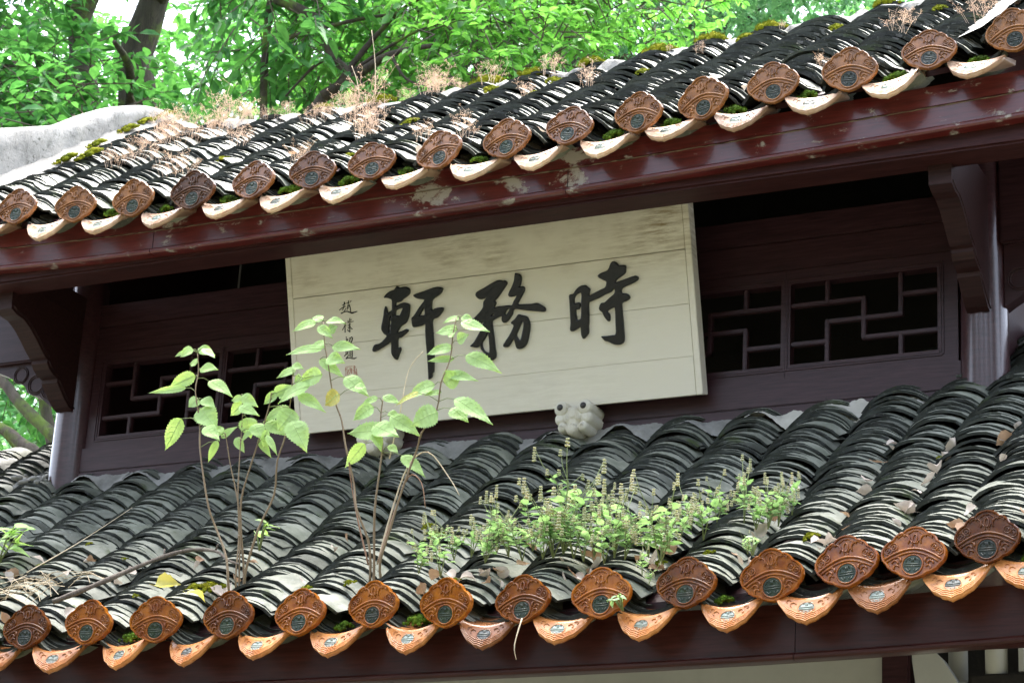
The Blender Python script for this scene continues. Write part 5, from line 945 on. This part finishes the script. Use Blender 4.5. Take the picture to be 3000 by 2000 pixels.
def tree(name, base, label, trunks, branches, m, group='trees behind the pavilion'):
    o = empty(name, base, label=label, category='tree', group=group); o_ = Vector(base)
    for i, (pts, r0, r1) in enumerate(trunks): mb = MB(); limb(mb, [Vector(p) - o_ for p in pts], r0, r1, 14, i); link('trunk', mb.me('trunk', m), o)
    for i, (pts, r0, r1) in enumerate(branches): mb = MB(); limb(mb, [Vector(p) - o_ for p in pts], r0, r1, 8, i + 5); link('branch', mb.me('branch', m), o)
    return o
def rel(o, bl): return [((c[0] - o.location[0], c[1] - o.location[1], c[2] - o.location[2]), r, n) for c, r, n in bl]
# big twin-trunked tree, left
tA = tree('twin_trunk_tree', (-5.6, 5.3, 0), 'big mossy twin-trunked tree behind the left end of the upper roof',
    [([(-5.6, 5.3, -.1), (-5.75, 5.35, 3), (-5.75, 5.4, 6), (-5.55, 5.3, 7.8), (-5.56, 5.2, 8.6), (-5.62, 5.2, 9.0), (-5.55, 5.2, 9.3), (-5.42, 5.2, 9.9), (-5.0, 5.2, 11.5)], .17, .09), ([(-5.72, 5.4, 4.5), (-6.0, 5.45, 7), (-6.2, 5.5, 8.6), (-6.33, 5.5, 9.2), (-6.4, 5.5, 9.6), (-6.36, 5.5, 10.1), (-6.9, 5.6, 12)], .12, .07)],
    [([(-5.5, 5.2, 9.4), (-5.0, 4.9, 9.6), (-4.4, 4.6, 9.5)], .06, .02), ([(-6.3, 5.5, 9.0), (-6.9, 5.0, 9.1), (-7.4, 4.6, 8.9)], .06, .02), ([(-5.6, 5.2, 8.2), (-5.2, 4.6, 8.5), (-4.9, 4.0, 8.4)], .05, .015), ([(-6.0, 5.4, 7), (-6.5, 4.6, 7.6), (-6.9, 4.0, 7.7)], .06, .015)], M['bark'])
crown(tA, rel(tA, [((-7.3, 4.2, 8.6), (.9, .8, 1.2), 190), ((-5.1, 4.0, 7.75), (.75, .5, .45), 80), ((-4.0, 4.6, 9.0), (.6, .9, .9), 150), ((-7.6, 5.5, 9.6), (1.0, .8, .9), 170), ((-8.2, 7.5, 10), (1.2, .8, 1.2), 170), ((-6.0, 4.6, 10.2), (1.7, .9, .6), 160), ((-6.0, 7.4, 9.2), (2.6, .8, 1.8), 420), ((-6.0, 4.5, 8.5), (.9, .4, .5), 110), ((-5.9, 4.4, 9.4), (.5, .3, .4), 40), ((-7.4, 8.6, 10.6), (2.6, .8, 1.6), 420), ((-6.2, 9.8, 11.4), (2.2, .6, 1.7), 420), ((-5.7, 6.0, 11.5), (2.2, 1.5, 1.4), 260), ((-6.3, 4.3, 7.6), (.8, .5, .6), 150)]), M['tree_leaf'], .125, 11, seed=3)
# thin arching branches, centre
tB = tree('thin_branched_tree', (-3.2, 5.0, 0), 'slender tree with thin arching bare branches behind the middle of the upper roof',
    [([(-3.2, 5.0, -.1), (-3.4, 4.9, 3), (-3.7, 4.7, 6), (-3.85, 4.55, 7.5), (-3.6, 4.5, 8.03)], .08, .036), ([(-3.75, 4.65, 6.5), (-4.1, 4.6, 8), (-4.05, 4.5, 9.2), (-3.9, 4.5, 10)], .03, .018)],
    [([(-4.02, 4.5, 8.8), (-3.73, 4.5, 8.62), (-3.61, 4.5, 8.44), (-3.57, 4.5, 8.31), (-3.43, 4.5, 8.16), (-3.55, 4.5, 8.06), (-3.7, 4.5, 7.95)], .034, .024), ([(-3.6, 4.5, 8.03), (-3.35, 4.5, 8.15), (-3.1, 4.45, 8.22), (-2.75, 4.4, 8.2)], .04, .014), ([(-3.9, 4.5, 8.5), (-3.6, 4.5, 8.53), (-3.3, 4.5, 8.54), (-2.95, 4.5, 8.52)], .018, .008), ([(-3.5, 4.5, 8.10), (-3.25, 4.5, 8.4), (-2.9, 4.4, 8.55), (-2.4, 4.3, 8.5)], .022, .008), ([(-3.35, 4.5, 8.15), (-3.3, 4.5, 8.02), (-3.1, 4.5, 7.95), (-2.9, 4.45, 7.8)], .018, .007), ([(-4.0, 4.5, 8.9), (-3.7, 4.5, 8.95), (-3.3, 4.4, 8.8), (-3.0, 4.4, 8.6)], .02, .007), ([(-3.57, 4.5, 8.31), (-3.7, 4.5, 8.25), (-3.85, 4.45, 8.05)], .015, .006), ([(-3.1, 4.45, 8.22), (-2.95, 4.4, 8.0), (-2.75, 4.4, 7.9)], .012, .005), ([(-3.43, 4.5, 8.16), (-3.2, 4.5, 8.28), (-2.95, 4.5, 8.38), (-2.6, 4.4, 8.36)], .014, .005)], M['bark'])
crown(tB, rel(tB, [((-3.0, 4.9, 8.7), (1.3, .5, .45), 200), ((-2.5, 4.6, 8.1), (.75, .4, .45), 150), ((-3.6, 5.6, 8.7), (1.2, .6, .8), 260), ((-2.2, 5.4, 8.7), (1.1, .7, .7), 260), ((-3.2, 5.2, 9.9), (1.6, 1.2, .8), 200), ((-3.5, 4.6, 7.4), (1.2, .5, .4), 90)]), M['tree_leaf_b'], .085, 11, wr=.46, seed=5)
# dark forked tree
tC = tree('forked_tree', (-6.4, 14, 0), 'distant tree with a dark hooked fork behind the middle of the roof',
    [([(-6.4, 14, -.1), (-6.5, 14, 6), (-6.42, 14, 11), (-6.44, 14, 13.3), (-6.45, 14, 13.5), (-6.6, 14, 13.75), (-6.62, 14, 14.6), (-6.9, 14, 17)], .3, .13), ([(-6.45, 14, 13.42), (-6.36, 14, 13.55), (-6.31, 14, 13.75), (-6.32, 14, 14.2), (-6.1, 14, 16)], .13, .09)],
    [([(-6.3, 14, 13.0), (-5.9, 14, 13.5), (-5.5, 13.9, 13.7)], .06, .03), ([(-5.95, 14.2, 13.2), (-5.6, 14, 13.75), (-5.3, 14, 13.9), (-4.9, 14, 14.1)], .07, .03)], M['bark_dark'])
crown(tC, rel(tC, [((-5.2, 13.2, 13.6), (1.6, .9, .9), 420), ((-6.6, 15.6, 14.0), (2.6, .8, 1.4), 700), ((-6.0, 14, 15.8), (3, 2, 1.4), 260), ((-8.2, 14, 13.2), (1.6, 1, 1.6), 260)]), M['tree_leaf_c'], .10, 14, True, .5, False, 7)
# two straight trunks
for q, (x0, y, x1, zt, lab) in enumerate([(-5.9, 16, -5.5, 17, 'distant tree with a thin grey trunk right of the hooked fork'), (-5.3, 15, -4.7, 17, 'distant tree with a straight dark leaning trunk behind the right half of the roof')]):
    o = tree('straight_tree', (x0, y, 0), lab, [([(x0, y, -.1), (x0 + .05, y, 8), (x0 + .1 * (1 - q) + .15 * q, y, 13.8), (x1 + .1, y, zt)], .2 + .08 * q, .10 + .04 * q)], [([(x0 + .1, y, 13.2), (x0 + .9, y, 14.4), (x0 + 1.6, y, 15)], .06, .02)], M['bark_dark'])
    crown(o, rel(o, [((x0 + 1.6, y - 1, 14.2), (1.5, .8, 1.0), 230), ((x0 + .5, y + 1.6, 14.2), (2.5, .8, 1.6), 330), ((x0, y, 16.4), (2.4, 2, 1.2), 200)]), M['tree_leaf_c'], .11, 14, True, .5, False, 17 + q)
# leaning mossy tree seen through the gap left of the column
tE = tree('leaning_mossy_tree', (-4.1, 4.0, 0), 'leaning moss-covered tree seen through the gap left of the left column',
    [([(-4.1, 4.0, -.1), (-4.3, 4.0, 4.0), (-4.75, 4.0, 5.55), (-4.96, 4.0, 5.72), (-5.15, 4.0, 5.87), (-5.3, 4.0, 6.0), (-5.46, 4.0, 6.16), (-6.0, 4.0, 6.6)], .05, .028), ([(-4.2, 3.8, 3.6), (-4.5, 3.6, 5.1), (-4.73, 3.6, 5.44), (-4.9, 3.6, 5.56), (-5.08, 3.6, 5.68), (-5.6, 3.6, 5.9)], .05, .03), ([(-4.9, 4.6, 0), (-5.25, 4.5, 5.0), (-5.36, 4.5, 5.79), (-5.5, 4.5, 6.21), (-5.8, 4.5, 7.3)], .05, .035)],
    [([(-5.0, 3.7, 5.55), (-5.2, 3.6, 5.75), (-5.5, 3.5, 5.78)], .012, .005)], M['bark_moss'], 'trees left of the pavilion')
crown(tE, rel(tE, [((-5.9, 6.2, 6.0), (1.3, .6, 1.0), 330), ((-5.6, 4.6, 6.6), (1, .5, .4), 90), ((-5.0, 4.2, 5.35), (.4, .3, .2), 26), ((-6.6, 7.4, 6.6), (1.2, .5, 1.0), 260)]), M['tree_leaf'], .11, 10, seed=9)
# rows of further trees that close the view
for q, (x, y, z, rx, rz, nn) in enumerate([(-13, 16, 10, 3.6, 5, 900), (-9.5, 19, 11.5, 3.6, 5, 800), (-4, 22, 14.5, 4, 4.5, 800), (-.5, 20, 14.5, 3.4, 4.5, 700), (-15, 24, 13, 5, 6, 700), (-8, 27, 16, 5, 6, 600), (2.5, 24, 17, 4, 5, 400), (-8.5, 9.5, 6.8, 2.6, 2.4, 900)]):
    lab = ['broad leafy tree far off at the left edge', 'leafy tree far off behind the twin trunks', 'tall leafy tree far off behind the middle of the roof', 'tall leafy tree far off behind the right part of the roof', 'farthest leafy tree at the left', 'farthest leafy tree behind the middle', 'farthest leafy tree at the right', 'dark bushy tree low behind the left gap'][q]
    o = tree('leafy_tree', (x, y, 0), lab, [([(x, y, -.1), (x + .2, y, z * .5), (x - .1, y, z)], .3, .12)], [], M['bark_dark'])
    crown(o, rel(o, [((x, y, z), (rx, rx * .7, rz), nn)]), M['tree_leaf_c' if q % 2 else 'tree_leaf_b'], .17, 15, True, .55, False, 31 + q)

# unseen trees added behind the camera to block low sky and shade the front
for q, (x, y, z, rx, rz) in enumerate([(-9, -13, 7, 4.2, 5.5), (-2.5, -17, 6.5, 4.6, 5.5), (5, -18, 6.5, 4.6, 5.5), (11.5, -15, 6.5, 4.4, 5.5), (15, -8, 7, 4, 5.5)]):
    o = tree('shade_tree', (x, y, 0), ['added shade tree at the near left', 'added shade tree behind the camera to the left', 'added shade tree straight behind the camera', 'added shade tree behind the camera to the right', 'added shade tree at the near right'][q], [([(x, y, -.1), (x + .2, y, z * .5), (x - .1, y, z)], .3, .12)], [], M['bark_dark'], 'added shade trees on the near side')
    crown(o, rel(o, [((x, y, z), (rx, rx * .7, rz), 460)]), M['tree_leaf_d'], .5, 12, True, .6, False, 61 + q)
